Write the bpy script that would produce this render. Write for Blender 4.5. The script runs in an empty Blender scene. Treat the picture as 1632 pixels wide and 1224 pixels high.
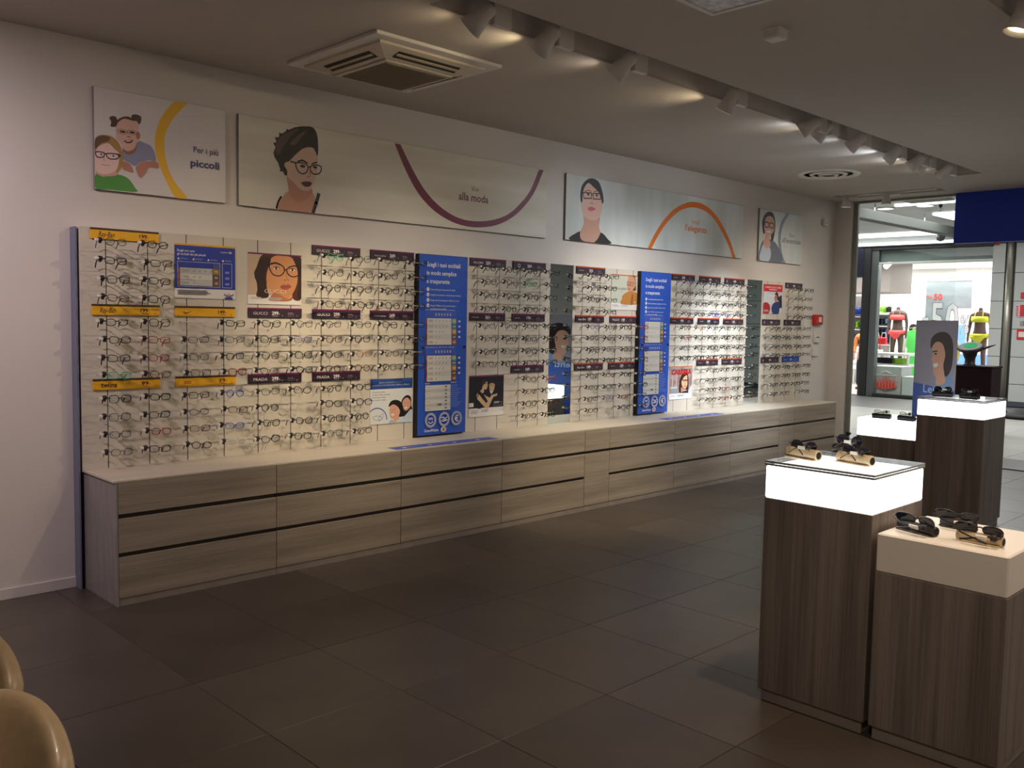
import bpy, bmesh, math, random
from mathutils import Vector, Matrix
from mathutils.geometry import tessellate_polygon
random.seed(7)
PI = math.pi
col = bpy.context.scene.collection
scn = bpy.context.scene

# ------------------------------------------------------------------ camera
CF, YAW, PITCH, ROLL = 1444.638, 0.79607087, -0.07322463, 0.01870306
CP = Vector((-1.93858, -5.62144, 1.68343))
_F = Vector((math.cos(YAW)*math.cos(PITCH), math.sin(YAW)*math.cos(PITCH), math.sin(PITCH)))
_r0 = _F.cross(Vector((0, 0, 1))).normalized(); _u0 = _r0.cross(_F)
_R = _r0*math.cos(ROLL) + _u0*math.sin(ROLL); _U = -_r0*math.sin(ROLL) + _u0*math.cos(ROLL)
cam = bpy.data.cameras.new('camera'); camo = bpy.data.objects.new('camera', cam); col.objects.link(camo)
cam.sensor_fit = 'HORIZONTAL'; cam.sensor_width = 36; cam.lens = CF/1632*36
cam.clip_start = 0.05; cam.clip_end = 200
camo.matrix_world = Matrix(((_R.x, _U.x, -_F.x, CP.x), (_R.y, _U.y, -_F.y, CP.y), (_R.z, _U.z, -_F.z, CP.z), (0, 0, 0, 1)))
scn.camera = camo
def at(px, py, ax, v):
    """the real point that a sight line meets on the plane ax = v"""
    ray = _F + _R*(px-816)/CF - _U*(py-612)/CF
    k = 'xyz'.index(ax); t = (v-CP[k])/ray[k]
    return CP + ray*t

# ------------------------------------------------------------------ world, lights, exposure
w = bpy.data.worlds.new('world'); scn.world = w; w.use_nodes = True
w.node_tree.nodes['Background'].inputs[0].default_value = (0.75, 0.72, 0.70, 1)
w.node_tree.nodes['Background'].inputs[1].default_value = 0.03
scn.view_settings.view_transform = 'Standard'; scn.view_settings.look = 'None'
scn.view_settings.gamma = 1; scn.view_settings.exposure = 0.62
scn.view_settings.use_curve_mapping = False
H = 3.278          # ceiling height
WALL = 0.0885      # wall plane behind the display panels

def light(name, kind, loc, energy, color, aim=None, size=0.1, cone=60, blend=1.0, sizey=None):
    l = bpy.data.lights.new(name, kind); l.energy = energy; l.color = color
    o = bpy.data.objects.new(name, l); col.objects.link(o); o.location = loc
    if kind == 'SPOT':
        l.spot_size = math.radians(cone); l.spot_blend = blend; l.shadow_soft_size = size
    elif kind == 'AREA':
        l.size = size
        if sizey: l.shape = 'RECTANGLE'; l.size_y = sizey
    else: l.shadow_soft_size = size
    if aim is not None:
        d = Vector(aim)-Vector(loc); o.rotation_euler = d.to_track_quat('-Z', 'Y').to_euler()
    return o
WARM = (1.0, 0.80, 0.50); NEUT = (1.0, 0.86, 0.70); COOL = (0.86, 0.93, 1.0)
# track spots in the long ceiling slot: (x, aim, energy, colour, cone)
TRACK = [(1.36, (0.75, 0.0, 1.1), 28, WARM, 72), (1.86, (1.72, 0.0, 1.08), 100, WARM, 46), (2.55, (2.35, 0.0, 1.05), 44, NEUT, 76),
         (3.72, (4.05, -0.62, 0.2), 150, WARM, 46), (4.93, (4.4, 0.0, 1.5), 34, COOL, 84), (5.13, (5.0, 0.0, 0.9), 64, NEUT, 76),
         (5.75, (5.6, 0.0, 1.2), 46, COOL, 80), (6.5, (6.6, 0.0, 0.95), 150, COOL, 44), (7.03, (6.95, 0.0, 1.15), 130, COOL, 48),
         (7.2, (7.9, 0.0, 1.0), 44, NEUT, 84), (7.75, (8.5, 0.0, 1.1), 34, NEUT, 84)]
for i, (x, aim, en, c, cone) in enumerate(TRACK):
    d_ = (Vector((aim[0]-0.3 if i != 3 else 3.4, aim[1], aim[2]+0.4)) - Vector((x, -2.02, H+0.01))).normalized()
    m = Vector((x, -2.02, H+0.01)) + d_*0.150
    light('spot_light', 'SPOT', m, en*(1.05 if i not in (7, 8) else 1.25), c, aim, 0.007, cone, 0.9)
    light('spot_spill', 'SPOT', m, en*0.035, c, m+Vector((-0.9, 1.0, -0.10)), 0.01, 110, 1.0)
# inferred shop lamps outside the frame, then lights added to brighten
light('room_spot', 'SPOT', (1.55, -4.3, H-0.12), 80, (1.0, 0.74, 0.5), (1.3, -4.0, 0), 0.05, 75, 0.8)
light('room_spot', 'SPOT', (-1.9, -1.35, H-0.10), 112, (1.0, 0.81, 0.85), (-0.62, 0.05, 1.0), 0.05, 110, 1.0)
light('room_spot', 'SPOT', (-1.0, -5.0, H-0.10), 75, (1.0, 0.84, 0.68), (1.62, -4.3, 0.72), 0.05, 28, 0.9)  # added to brighten the front of the unlit pedestal, no lamp known there
light('room_fill', 'AREA', (2.5, -6.0, H-0.06), 36, (1.0, 0.82, 0.66), (2.5, -5.9, 0), 2.0)  # soft area fill added for the room's ambient light
light('chair_fill', 'SPOT', (-0.9, -4.6, H-0.12), 60, (1.0, 0.85, 0.66), (-1.35, -3.45, 0.7), 0.05, 30, 0.9)  # added to lift the chair rims and inner shells
# mall and shop opposite: lit ceiling panels
light('mall_panel_light', 'AREA', (14.2, 1.5, 3.66), 230, (1.0, 0.99, 0.97), (14.2, 1.5, 0), 3.0, sizey=6.0)
light('mall_panel_light', 'AREA', (13.0, -5.0, 3.66), 120, (1.0, 0.99, 0.97), (13.0, -5.0, 0), 3.0, sizey=4.0)
light('store_light', 'AREA', (20.5, 4.0, 3.3), 240, (1.0, 0.97, 0.95), (20.5, 4.0, 0), 1.2, sizey=5.0)
light('store_light', 'AREA', (24.6, 4.6, 3.3), 260, (1.0, 0.97, 0.95), (24.6, 4.6, 0), 1.4, sizey=6.0)

# ------------------------------------------------------------------ materials
MATS = {}
def nodes(m):
    m.use_nodes = True; nt = m.node_tree; return nt, nt.nodes['Principled BSDF']
def mat(name, c, rough=0.6, metal=0, noise=0.0, scale=8.0, bump=0.0, emis=0, emc=None, trans=0, ior=1.45, spec=None, stretch=None, alpha=1, dark=None, coat=0):
    if name in MATS: return MATS[name]
    m = bpy.data.materials.new(name); nt, b = nodes(m)
    b.inputs['Base Color'].default_value = (*c, 1); b.inputs['Roughness'].default_value = rough
    b.inputs['Metallic'].default_value = metal
    if spec is not None: b.inputs['Specular IOR Level'].default_value = spec
    if trans: b.inputs['Transmission Weight'].default_value = trans; b.inputs['IOR'].default_value = ior
    if coat: b.inputs['Coat Weight'].default_value = coat
    if alpha < 1: b.inputs['Alpha'].default_value = alpha
    if emis:
        b.inputs['Emission Color'].default_value = (*(emc or c), 1); b.inputs['Emission Strength'].default_value = emis
    if noise or bump:
        tc = nt.nodes.new('ShaderNodeTexCoord'); mp = nt.nodes.new('ShaderNodeMapping'); n = nt.nodes.new('ShaderNodeTexNoise')
        nt.links.new(tc.outputs['Object'], mp.inputs[0]); nt.links.new(mp.outputs[0], n.inputs['Vector'])
        if stretch: mp.inputs['Scale'].default_value = stretch
        n.inputs['Scale'].default_value = scale; n.inputs['Detail'].default_value = 5
        if noise:
            r = nt.nodes.new('ShaderNodeValToRGB'); nt.links.new(n.outputs['Fac'], r.inputs[0])
            d = dark or tuple(v*(1-noise) for v in c)
            r.color_ramp.elements[0].position = 0.32; r.color_ramp.elements[1].position = 0.68
            r.color_ramp.elements[0].color = (*d, 1); r.color_ramp.elements[1].color = (*c, 1)
            nt.links.new(r.outputs[0], b.inputs['Base Color'])
            if emis: nt.links.new(r.outputs[0], b.inputs['Emission Color'])
        if bump:
            bp = nt.nodes.new('ShaderNodeBump'); bp.inputs['Strength'].default_value = bump; bp.inputs['Distance'].default_value = 0.01
            nt.links.new(n.outputs['Fac'], bp.inputs['Height']); nt.links.new(bp.outputs[0], b.inputs['Normal'])
    MATS[name] = m; return m
def lin(r, g, b):
    f = lambda v: (v/255/12.92) if v/255 <= 0.04045 else ((v/255+0.055)/1.055)**2.4
    return (f(r), f(g), f(b))
def wood(name, c1, c2, axis, rough=0.45):
    if name in MATS: return MATS[name]
    m = bpy.data.materials.new(name); nt, b = nodes(m); N = nt.nodes.new; L = nt.links.new
    tc = N('ShaderNodeTexCoord'); mp = N('ShaderNodeMapping'); mp2 = N('ShaderNodeMapping')
    L(tc.outputs['Object'], mp.inputs[0]); L(tc.outputs['Object'], mp2.inputs[0])
    if axis == 'x': mp.inputs['Scale'].default_value = (0.55, 3, 14); mp2.inputs['Scale'].default_value = (2.5, 10, 130)
    else: mp.inputs['Scale'].default_value = (14, 14, 0.4); mp2.inputs['Scale'].default_value = (150, 150, 2.0)
    n1 = N('ShaderNodeTexNoise'); n1.inputs['Scale'].default_value = 1.3; n1.inputs['Detail'].default_value = 4; n1.inputs['Distortion'].default_value = 0.5
    n2 = N('ShaderNodeTexNoise'); n2.inputs['Scale'].default_value = 1; n2.inputs['Detail'].default_value = 3
    L(mp.outputs[0], n1.inputs['Vector']); L(mp2.outputs[0], n2.inputs['Vector'])
    mx = N('ShaderNodeMix'); mx.data_type = 'FLOAT'; mx.inputs[0].default_value = 0.35
    L(n1.outputs['Fac'], mx.inputs[2]); L(n2.outputs['Fac'], mx.inputs[3])
    r = N('ShaderNodeValToRGB'); L(mx.outputs[0], r.inputs[0])
    r.color_ramp.elements[0].position = 0.33; r.color_ramp.elements[0].color = (*c2, 1)
    r.color_ramp.elements[1].position = 0.64; r.color_ramp.elements[1].color = (*c1, 1)
    L(r.outputs[0], b.inputs['Base Color']); b.inputs['Roughness'].default_value = rough
    bp = N('ShaderNodeBump'); bp.inputs['Strength'].default_value = 0.06; bp.inputs['Distance'].default_value = 0.004
    L(n2.outputs['Fac'], bp.inputs['Height']); L(bp.outputs[0], b.inputs['Normal'])
    MATS[name] = m; return m
def ink(r, g, b):
    return mat('ink_%02x%02x%02x' % (r, g, b), lin(r, g, b), 0.45)
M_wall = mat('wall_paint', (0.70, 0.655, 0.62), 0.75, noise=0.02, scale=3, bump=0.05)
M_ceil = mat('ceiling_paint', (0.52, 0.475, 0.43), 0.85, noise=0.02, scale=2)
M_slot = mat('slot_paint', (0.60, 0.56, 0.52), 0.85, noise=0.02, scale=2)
M_base = mat('skirting_paint', (0.66, 0.62, 0.6), 0.5, noise=0.02)
M_panel = mat('cream_laminate', (0.66, 0.61, 0.53), 0.5, noise=0.10, scale=2.2, stretch=(1, 1, 0.35), bump=0.03)
M_top = mat('worktop_laminate', (0.58, 0.52, 0.44), 0.42, noise=0.10, scale=4, stretch=(0.5, 3, 1))
M_wood = wood('grey_oak_laminate', (0.36, 0.30, 0.235), (0.20, 0.165, 0.13), 'x')
M_side = mat('grey_laminate', (0.30, 0.275, 0.265), 0.5, noise=0.2, scale=30, stretch=(1, 1, 0.2))
M_gap = mat('dark_groove', (0.035, 0.028, 0.022), 0.7, noise=0.1)
M_dwood = wood('dark_striped_laminate', (0.25, 0.205, 0.178), (0.11, 0.088, 0.076), 'z')
M_kick = mat('brown_kick', (0.27, 0.23, 0.20), 0.5, noise=0.15)
M_groove = mat('black_rail', (0.05, 0.045, 0.04), 0.5, noise=0.1)
M_tile = mat('floor_tile', (0.082, 0.065, 0.054), 0.36, noise=0.28, scale=2.3, bump=0.05)
M_grout = mat('grout', (0.05, 0.042, 0.036), 0.8, noise=0.1)
M_mtile = mat('mall_tile_pale', (0.31, 0.31, 0.285), 0.38, noise=0.12, scale=1.5)
M_mtile2 = mat('mall_tile_dark', (0.10, 0.10, 0.10), 0.4, noise=0.2, scale=1.5)
M_white = mat('white_plastic', (0.72, 0.70, 0.66), 0.45, noise=0.02)
M_spot = mat('white_lamp_metal', (0.74, 0.71, 0.67), 0.4, noise=0.02)
M_black = mat('black_plastic', (0.012, 0.012, 0.013), 0.28, noise=0.1)
M_blackr = mat('black_matte', (0.014, 0.013, 0.013), 0.6, noise=0.1)
M_lit = mat('lit_acrylic', (0.95, 0.97, 0.96), 0.4, noise=0.01, emis=1.5, emc=(0.95, 0.98, 0.95))
M_acry = mat('unlit_acrylic', (0.80, 0.74, 0.66), 0.35, noise=0.02, scale=3)
M_mirror = mat('mirror', (0.72, 0.80, 0.80), 0.01, metal=1, noise=0.0)
M_alu = mat('aluminium', (0.30, 0.31, 0.28), 0.4, metal=0.6, noise=0.05)
M_tan = mat('tan_leather', (0.50, 0.35, 0.21), 0.36, noise=0.12, scale=40, bump=0.06, coat=0.1)
M_kraft = mat('tan_case', (0.52, 0.40, 0.25), 0.5, noise=0.08, scale=60, bump=0.05)
M_dcase = mat('dark_leather', (0.032, 0.025, 0.025), 0.42, noise=0.2, scale=60, bump=0.1)
M_lensdark = mat('sun_lens', (0.006, 0.009, 0.02), 0.06, noise=0.1)
M_silver = mat('silver', (0.6, 0.6, 0.58), 0.2, metal=1, noise=0.02)
M_red = mat('red_plastic', lin(200, 30, 25), 0.4, noise=0.03)
M_tag = mat('price_tag', (0.75, 0.72, 0.66), 0.5, noise=0.02)
def glass_mat(name, tint, ior=1.35):
    m = bpy.data.materials.new(name); m.use_nodes = True; nt = m.node_tree; nt.nodes.clear(); N = nt.nodes.new; L = nt.links.new
    o = N('ShaderNodeOutputMaterial'); t = N('ShaderNodeBsdfTransparent'); g = N('ShaderNodeBsdfGlossy'); mx = N('ShaderNodeMixShader'); f = N('ShaderNodeFresnel')
    t.inputs[0].default_value = (*tint, 1); g.inputs['Roughness'].default_value = 0.01; f.inputs[0].default_value = ior
    ge = N('ShaderNodeNewGeometry'); mu = N('ShaderNodeMath'); mu.operation = 'MULTIPLY'; su = N('ShaderNodeMath'); su.operation = 'SUBTRACT'; su.inputs[0].default_value = 1
    L(ge.outputs['Backfacing'], su.inputs[1]); L(su.outputs[0], mu.inputs[0]); L(f.outputs[0], mu.inputs[1]); L(mu.outputs[0], mx.inputs[0]); L(t.outputs[0], mx.inputs[1]); L(g.outputs[0], mx.inputs[2]); L(mx.outputs[0], o.inputs[0])
    MATS[name] = m; return m
M_lens = glass_mat('clear_lens', (0.86, 0.88, 0.86), 1.16)
M_clear = glass_mat('clear_plate', (0.98, 0.985, 0.985), 1.25)
M_edge = mat('plate_edge', (0.36, 0.38, 0.40), 0.15, noise=0.3, scale=30)
M_pane = glass_mat('shop_glass', (0.94, 0.96, 0.95), 1.3)
M_rod = mat('pale_rod', (0.56, 0.53, 0.48), 0.3, noise=0.02)

# ------------------------------------------------------------------ mesh helpers
class MB:
    def __init__(s): s.v = []; s.f = []; s.m = []; s.mats = []
    def mi(s, m):
        if m not in s.mats: s.mats.append(m)
        return s.mats.index(m)
    def add(s, vs, fs, m):
        n = len(s.v); s.v += [tuple(v) for v in vs]; k = s.mi(m)
        for f in fs: s.f.append([i+n for i in f]); s.m.append(k)
    def box(s, x0, x1, y0, y1, z0, z1, m, M=None):
        x0, x1 = sorted((x0, x1)); y0, y1 = sorted((y0, y1)); z0, z1 = sorted((z0, z1))
        vs = [Vector(p) for p in ((x0,y0,z0),(x1,y0,z0),(x1,y1,z0),(x0,y1,z0),(x0,y0,z1),(x1,y0,z1),(x1,y1,z1),(x0,y1,z1))]
        if M: vs = [M @ v for v in vs]
        s.add(vs, [(0,3,2,1),(4,5,6,7),(0,1,5,4),(1,2,6,5),(2,3,7,6),(3,0,4,7)], m); return s
    def cbox(s, x0, x1, y0, y1, z0, z1, m, c=0.004, M=None):
        """box with chamfered edges"""
        x0, x1 = sorted((x0, x1)); y0, y1 = sorted((y0, y1)); z0, z1 = sorted((z0, z1))
        c = min(c, (x1-x0)*.45, (y1-y0)*.45, (z1-z0)*.45)
        vs = []; X = (x0, x1); Y = (y0, y1); Z = (z0, z1); idx = {}
        for i in (0, 1):
            for j in (0, 1):
                for k in (0, 1):
                    sx, sy, sz = (1-2*i)*c, (1-2*j)*c, (1-2*k)*c
                    for a, p in enumerate(((X[i], Y[j]+sy, Z[k]+sz), (X[i]+sx, Y[j], Z[k]+sz), (X[i]+sx, Y[j]+sy, Z[k]))):
                        idx[i, j, k, a] = len(vs); vs.append(Vector(p))
        fs = []
        q = [(0, 0), (1, 0), (1, 1), (0, 1)]
        fs.append([idx[0, j, k, 0] for j, k in q][::-1]); fs.append([idx[1, j, k, 0] for j, k in q])
        fs.append([idx[i, 0, k, 1] for i, k in q]); fs.append([idx[i, 1, k, 1] for i, k in q][::-1])
        fs.append([idx[i, j, 0, 2] for i, j in q][::-1]); fs.append([idx[i, j, 1, 2] for i, j in q])
        for j in (0, 1):
            for k in (0, 1):
                fs.append([idx[0,j,k,1], idx[1,j,k,1], idx[1,j,k,2], idx[0,j,k,2]])
        for i in (0, 1):
            for k in (0, 1):
                fs.append([idx[i,0,k,0], idx[i,1,k,0], idx[i,1,k,2], idx[i,0,k,2]])
        for i in (0, 1):
            for j in (0, 1):
                fs.append([idx[i,j,0,0], idx[i,j,1,0], idx[i,j,1,1], idx[i,j,0,1]])
        for i in (0, 1):
            for j in (0, 1):
                for k in (0, 1): fs.append([idx[i,j,k,0], idx[i,j,k,1], idx[i,j,k,2]])
        if M: vs = [M @ v for v in vs]
        s.add(vs, fs, m); return s
    def tube(s, pts, r, m, n=6, closed=False, caps=True, flat=1.0):
        pts = [Vector(p) for p in pts]; rs = r if isinstance(r, (list, tuple)) else [r]*len(pts)
        rings = []; L = len(pts); up = None
        for i, p in enumerate(pts):
            a = pts[(i-1) % L] if (closed or i > 0) else p; b = pts[(i+1) % L] if (closed or i < L-1) else p
            t = (b-a).normalized()
            if up is None: up = Vector((0, 0, 1)) if abs(t.z) < 0.9 else Vector((1, 0, 0))
            u = (up - t*up.dot(t)).normalized(); v = t.cross(u); up = u
            rings.append([p + (u*math.cos(2*PI*k/n+PI/n)+v*math.sin(2*PI*k/n+PI/n)*flat)*rs[i] for k in range(n)])
        vs = [v for R_ in rings for v in R_]; fs = []
        for i in range(L if closed else L-1):
            j = (i+1) % L
            for k in range(n): fs.append((i*n+k, i*n+(k+1) % n, j*n+(k+1) % n, j*n+k))
        if not closed and caps: fs += [tuple(range(n))[::-1], tuple((L-1)*n+k for k in range(n))]
        s.add(vs, fs, m); return s
    def lathe(s, prof, m, n=20, M=None):
        """profile (r, z) revolved about z"""
        vs = []; fs = []
        for r, z in prof:
            for k in range(n): vs.append(Vector((r*math.cos(2*PI*k/n), r*math.sin(2*PI*k/n), z)))
        for i in range(len(prof)-1):
            for k in range(n): fs.append((i*n+k, i*n+(k+1) % n, (i+1)*n+(k+1) % n, (i+1)*n+k))
        if prof[0][0] > 1e-5: fs.append(tuple(range(n))[::-1])
        if prof[-1][0] > 1e-5: fs.append(tuple((len(prof)-1)*n+k for k in range(n)))
        if M: vs = [M @ v for v in vs]
        s.add(vs, fs, m); return s
    def prism(s, poly, y0, y1, m):
        """(x, z) outline extruded along y"""
        n = len(poly); vs = [Vector((x, y0, z)) for x, z in poly]+[Vector((x, y1, z)) for x, z in poly]
        s.add(vs, [tuple(range(n)), tuple(range(2*n-1, n-1, -1))]+[(i, i+n, (i+1) % n+n, (i+1) % n) for i in range(n)], m); return s
    def mesh(s, name, smooth=False):
        me = bpy.data.meshes.new(name); me.from_pydata(s.v, [], s.f)
        for m in s.mats: me.materials.append(m)
        me.polygons.foreach_set('material_index', s.m)
        if smooth: me.polygons.foreach_set('use_smooth', [True]*len(s.f))
        me.update(); return me
    def build(s, name, parent=None, smooth=False, loc=None, rot=None):
        o = bpy.data.objects.new(name, s.mesh(name, smooth)); col.objects.link(o)
        if parent: o.parent = parent
        if loc is not None: o.location = loc
        if rot is not None: o.rotation_euler = rot
        return o
def fixn(o):
    bm = bmesh.new(); bm.from_mesh(o.data); bmesh.ops.recalc_face_normals(bm, faces=bm.faces); bm.to_mesh(o.data); bm.free(); return o
def tag(o, label=None, cat=None, group=None, kind=None):
    if label:
        if len(label.split()) > 16: print('LONG LABEL', label)
        o['label'] = label
    if cat: o['category'] = cat
    if group: o['group'] = group
    if kind: o['kind'] = kind
    return o
def empty(name, loc, label=None, cat=None, group=None, rz=0):
    o = bpy.data.objects.new(name, None); o.empty_display_size = 0.1; col.objects.link(o); o.location = loc; o.rotation_euler = (0, 0, rz)
    return tag(o, label, cat, group)
def struct(o): o['kind'] = 'structure'; return o

# flat print: shapes on a sheet facing -y; local x right, z up
def clip(poly, x0, x1, z0, z1):
    for ax, lim, sg in ((0, x0, 1), (0, x1, -1), (1, z0, 1), (1, z1, -1)):
        out = []
        for i in range(len(poly)):
            a, b = poly[i-1], poly[i]; da, db = (a[ax]-lim)*sg, (b[ax]-lim)*sg
            if (da >= 0) != (db >= 0):
                t = da/(da-db); out.append((a[0]+(b[0]-a[0])*t, a[1]+(b[1]-a[1])*t))
            if db >= 0: out.append(b)
        poly = out
        if len(poly) < 3: return []
    return poly
def spl(pts, n=4):
    out = []; L = len(pts)
    for i in range(L):
        p0, p1, p2, p3 = pts[i-1], pts[i], pts[(i+1) % L], pts[(i+2) % L]
        for k in range(n):
            t = k/n
            out.append(tuple(0.5*((2*p1[a])+(-p0[a]+p2[a])*t+(2*p0[a]-5*p1[a]+4*p2[a]-p3[a])*t*t+(-p0[a]+3*p1[a]-3*p2[a]+p3[a])*t**3) for a in (0, 1)))
    return out
def osp(pts, n=4):
    p = [tuple(2*pts[0][a]-pts[1][a] for a in (0, 1))]+list(pts)+[tuple(2*pts[-1][a]-pts[-2][a] for a in (0, 1))]; out = []
    for i in range(1, len(p)-2):
        p0, p1, p2, p3 = p[i-1:i+3]
        for k in range(n):
            t = k/n
            out.append(tuple(0.5*((2*p1[a])+(-p0[a]+p2[a])*t+(2*p0[a]-5*p1[a]+4*p2[a]-p3[a])*t*t+(-p0[a]+3*p1[a]-3*p2[a]+p3[a])*t**3) for a in (0, 1)))
    return out+[pts[-1]]
def ell(cx, cz, rx, rz, n=20, rot=0, a0=0, a1=2*PI):
    return [(cx+rx*math.cos(a)*math.cos(rot)-rz*math.sin(a)*math.sin(rot), cz+rx*math.cos(a)*math.sin(rot)+rz*math.sin(a)*math.cos(rot)) for a in [a0+(a1-a0)*k/n for k in range(n)]]
_tc = {}
def text_tris(t, bold=0, shear=0):
    key = (t, bold, shear)
    if key not in _tc:
        cu = bpy.data.curves.new('t', 'FONT'); cu.body = t; cu.size = 1; cu.resolution_u = 2; cu.offset = bold; cu.shear = shear; cu.fill_mode = 'FRONT'
        o = bpy.data.objects.new('t', cu); col.objects.link(o)
        me = bpy.data.meshes.new_from_object(o.evaluated_get(bpy.context.evaluated_depsgraph_get()))
        vs = [(v.co.x, v.co.y) for v in me.vertices]; fs = [tuple(p.vertices) for p in me.polygons]
        bpy.data.objects.remove(o); bpy.data.curves.remove(cu); bpy.data.meshes.remove(me)
        xs = [v[0] for v in vs]; ys = [v[1] for v in vs]
        _tc[key] = (vs, fs, min(xs), max(xs), min(ys), max(ys))
    return _tc[key]
class Print:
    def __init__(s, W, Hh, org=None, yplane=None, crop=None, step=0.00007):
        s.W, s.H = W, Hh; s.mb = MB(); s.k = 0; s.org = org; s.y = yplane; s.crop = crop; s.step = step
    def c(s, pts):
        ox, oy, sc = s.crop; out = []
        for a, b in pts:
            p = at(ox+a/sc, oy+b/sc, 'y', s.y); out.append((p.x-s.org[0], p.z-s.org[1]))
        return out
    def layer(s): s.k += 1; return -s.step*s.k
    def poly(s, pts, m, raw=False):
        y = s.layer(); tris = tessellate_polygon([[Vector((x, z, 0)) for x, z in pts]])
        for t in tris:
            q = clip([pts[i] for i in t], 0, s.W, 0, s.H)
            if len(q) < 3: continue
            A = sum(q[i-1][0]*q[i][1]-q[i][0]*q[i-1][1] for i in range(len(q)))
            if A < 0: q = q[::-1]
            s.mb.add([(x, y, z) for x, z in q], [tuple(range(len(q)))], m)
        return s
    def rect(s, x0, z0, x1, z1, m): return s.poly([(x0, z0), (x1, z0), (x1, z1), (x0, z1)], m)
    def ring(s, cx, cz, rx, rz, w, m, a0=0, a1=2*PI, n=48):
        y = s.layer()
        for k in range(n):
            a, b = a0+(a1-a0)*k/n, a0+(a1-a0)*(k+1)/n
            q = [(cx+(rx-w)*math.cos(a), cz+(rz-w)*math.sin(a)), (cx+rx*math.cos(a), cz+rz*math.sin(a)), (cx+rx*math.cos(b), cz+rz*math.sin(b)), (cx+(rx-w)*math.cos(b), cz+(rz-w)*math.sin(b))]
            q = clip(q, 0, s.W, 0, s.H)
            if len(q) >= 3: s.mb.add([(x, y, z) for x, z in q], [tuple(range(len(q)))], m)
        return s
    def line(s, pts, w, m, closed=False):
        y = s.layer(); L = len(pts)
        for i in range(L if closed else L-1):
            a, b = Vector(pts[i]), Vector(pts[(i+1) % L]); d = (b-a)
            if d.length < 1e-6: continue
            d.normalize(); nn = Vector((-d.y, d.x))*w/2; a = a-d*w*.3; b = b+d*w*.3
            q = clip([tuple(a-nn), tuple(b-nn), tuple(b+nn), tuple(a+nn)], 0, s.W, 0, s.H)
            if len(q) >= 3: s.mb.add([(x, y, z) for x, z in q], [tuple(range(len(q)))], m)
        return s
    def text(s, t, x, z, w, h, m, bold=0, shear=0, align='l'):
        """fit the text: cap height h, width w (None keeps proportion); x, z is the baseline start"""
        vs, fs, x0, x1, y0, y1 = text_tris(t, bold, shear)
        sy = h/0.70; sx = (w/(x1-x0)) if w else sy
        ww = (x1-x0)*sx; ox = x if align == 'l' else (x-ww/2 if align == 'c' else x-ww)
        y = s.layer()
        s.mb.add([(ox+(a-x0)*sx, y, z+b*sy) for a, b in vs], fs, m); return s
    def bars(s, x, z, w, rows, h, m, gap=1.0):
        for i in range(rows):
            s.rect(x, z-i*h*(1+gap)-h, x+w*(0.75+0.25*random.random()), z-i*h*(1+gap), m)
        return s
    def build(s, name, parent, loc=(0, 0, 0)): return s.mb.build(name, parent, loc=loc)

# ================================================================== THE SETTING
mb = MB(); mb.box(-5.2, 9.6, WALL, WALL+0.15, 0, H, M_wall); struct(mb.build('wall_display'))
mb = MB(); mb.cbox(9.6, 9.76, -0.13, WALL+0.15, 0, H, M_wall, 0.003); struct(mb.build('wall_return'))
mb = MB(); mb.box(-5.35, -5.2, -7.7, WALL+0.15, 0, H, M_wall); struct(mb.build('wall_left'))
mb = MB(); mb.box(-5.2, 9.76, -7.7, -7.55, 0, H, M_wall); struct(mb.build('wall_back'))
# ceiling with two recessed track slots
S1 = (1.08, 8.28, -2.15, -1.88); S2 = (1.08, 8.28, -4.30, -3.96); S3 = (8.98, 9.30, -1.42, -0.16)
mb = MB(); T = H+0.25
def cpatch(x0, x1, y0, y1): mb.box(x0, x1, y0, y1, H, H+0.02, M_ceil)
cpatch(-5.2, 9.76, S1[3], WALL if False else -0.16); cpatch(-5.2, 9.76, -0.16, WALL)
mb = MB()
for (x0, x1, y0, y1) in [(-5.2, 1.08, -7.55, WALL), (1.08, 8.28, -7.55, S2[2]), (1.08, 8.28, S2[3], S1[2]), (1.08, 8.28, S1[3], WALL),
                         (8.28, 8.98, -7.55, WALL), (8.98, 9.30, -7.55, S3[2]), (8.98, 9.30, S3[3], WALL), (9.30, 9.76, -7.55, WALL)]:
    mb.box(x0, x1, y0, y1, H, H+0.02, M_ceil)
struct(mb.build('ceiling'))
for i, (x0, x1, y0, y1) in enumerate((S1, S2, S3)):
    mb = MB(); d = 0.16; t = 0.01
    q_ = H+0.02; mb.box(x0-t, x1+t, y0-t, y0, q_, H+d, M_slot); mb.box(x0-t, x1+t, y1, y1+t, q_, H+d, M_slot)
    mb.box(x0-t, x0, y0, y1, q_, H+d, M_slot); mb.box(x1, x1+t, y0, y1, q_, H+d, M_slot)
    mb.box(x0-t, x1+t, y0-t, y1+t, H+d, H+d+t, M_slot); struct(mb.build('trim_%d' % (i+1)))
# floor: separate tiles on a dark bed
fl = MB(); fl.box(-5.2, 9.76, -7.55, WALL, -0.06, -0.012, M_grout); floor = struct(fl.build('floor'))
PX, PY, X0, Y0 = 0.654, 0.666, 1.155, -2.438
tm = MB(); tm.cbox(-PX/2+0.0012, PX/2-0.0012, -PY/2+0.0012, PY/2-0.0012, -0.012, 0, M_tile, 0.0015)
tmesh = []
for v in range(4):
    m = M_tile.copy(); m.name = 'floor_tile_%s' % 'abcd'[v]
    rmp = [n for n in m.node_tree.nodes if n.type == 'VALTORGB'][0]
    for e in rmp.color_ramp.elements: e.color = tuple(c*(0.88, 1.0, 1.07, 1.16)[v] for c in e.color[:3])+(1,)
    mp = [n for n in m.node_tree.nodes if n.type == 'MAPPING'][0]; mp.inputs['Location'].default_value = (v*3.1, v*1.7, 0)
    me = tm.mesh('tile'); me.materials.clear(); me.materials.append(m); tmesh.append(me)
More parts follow.
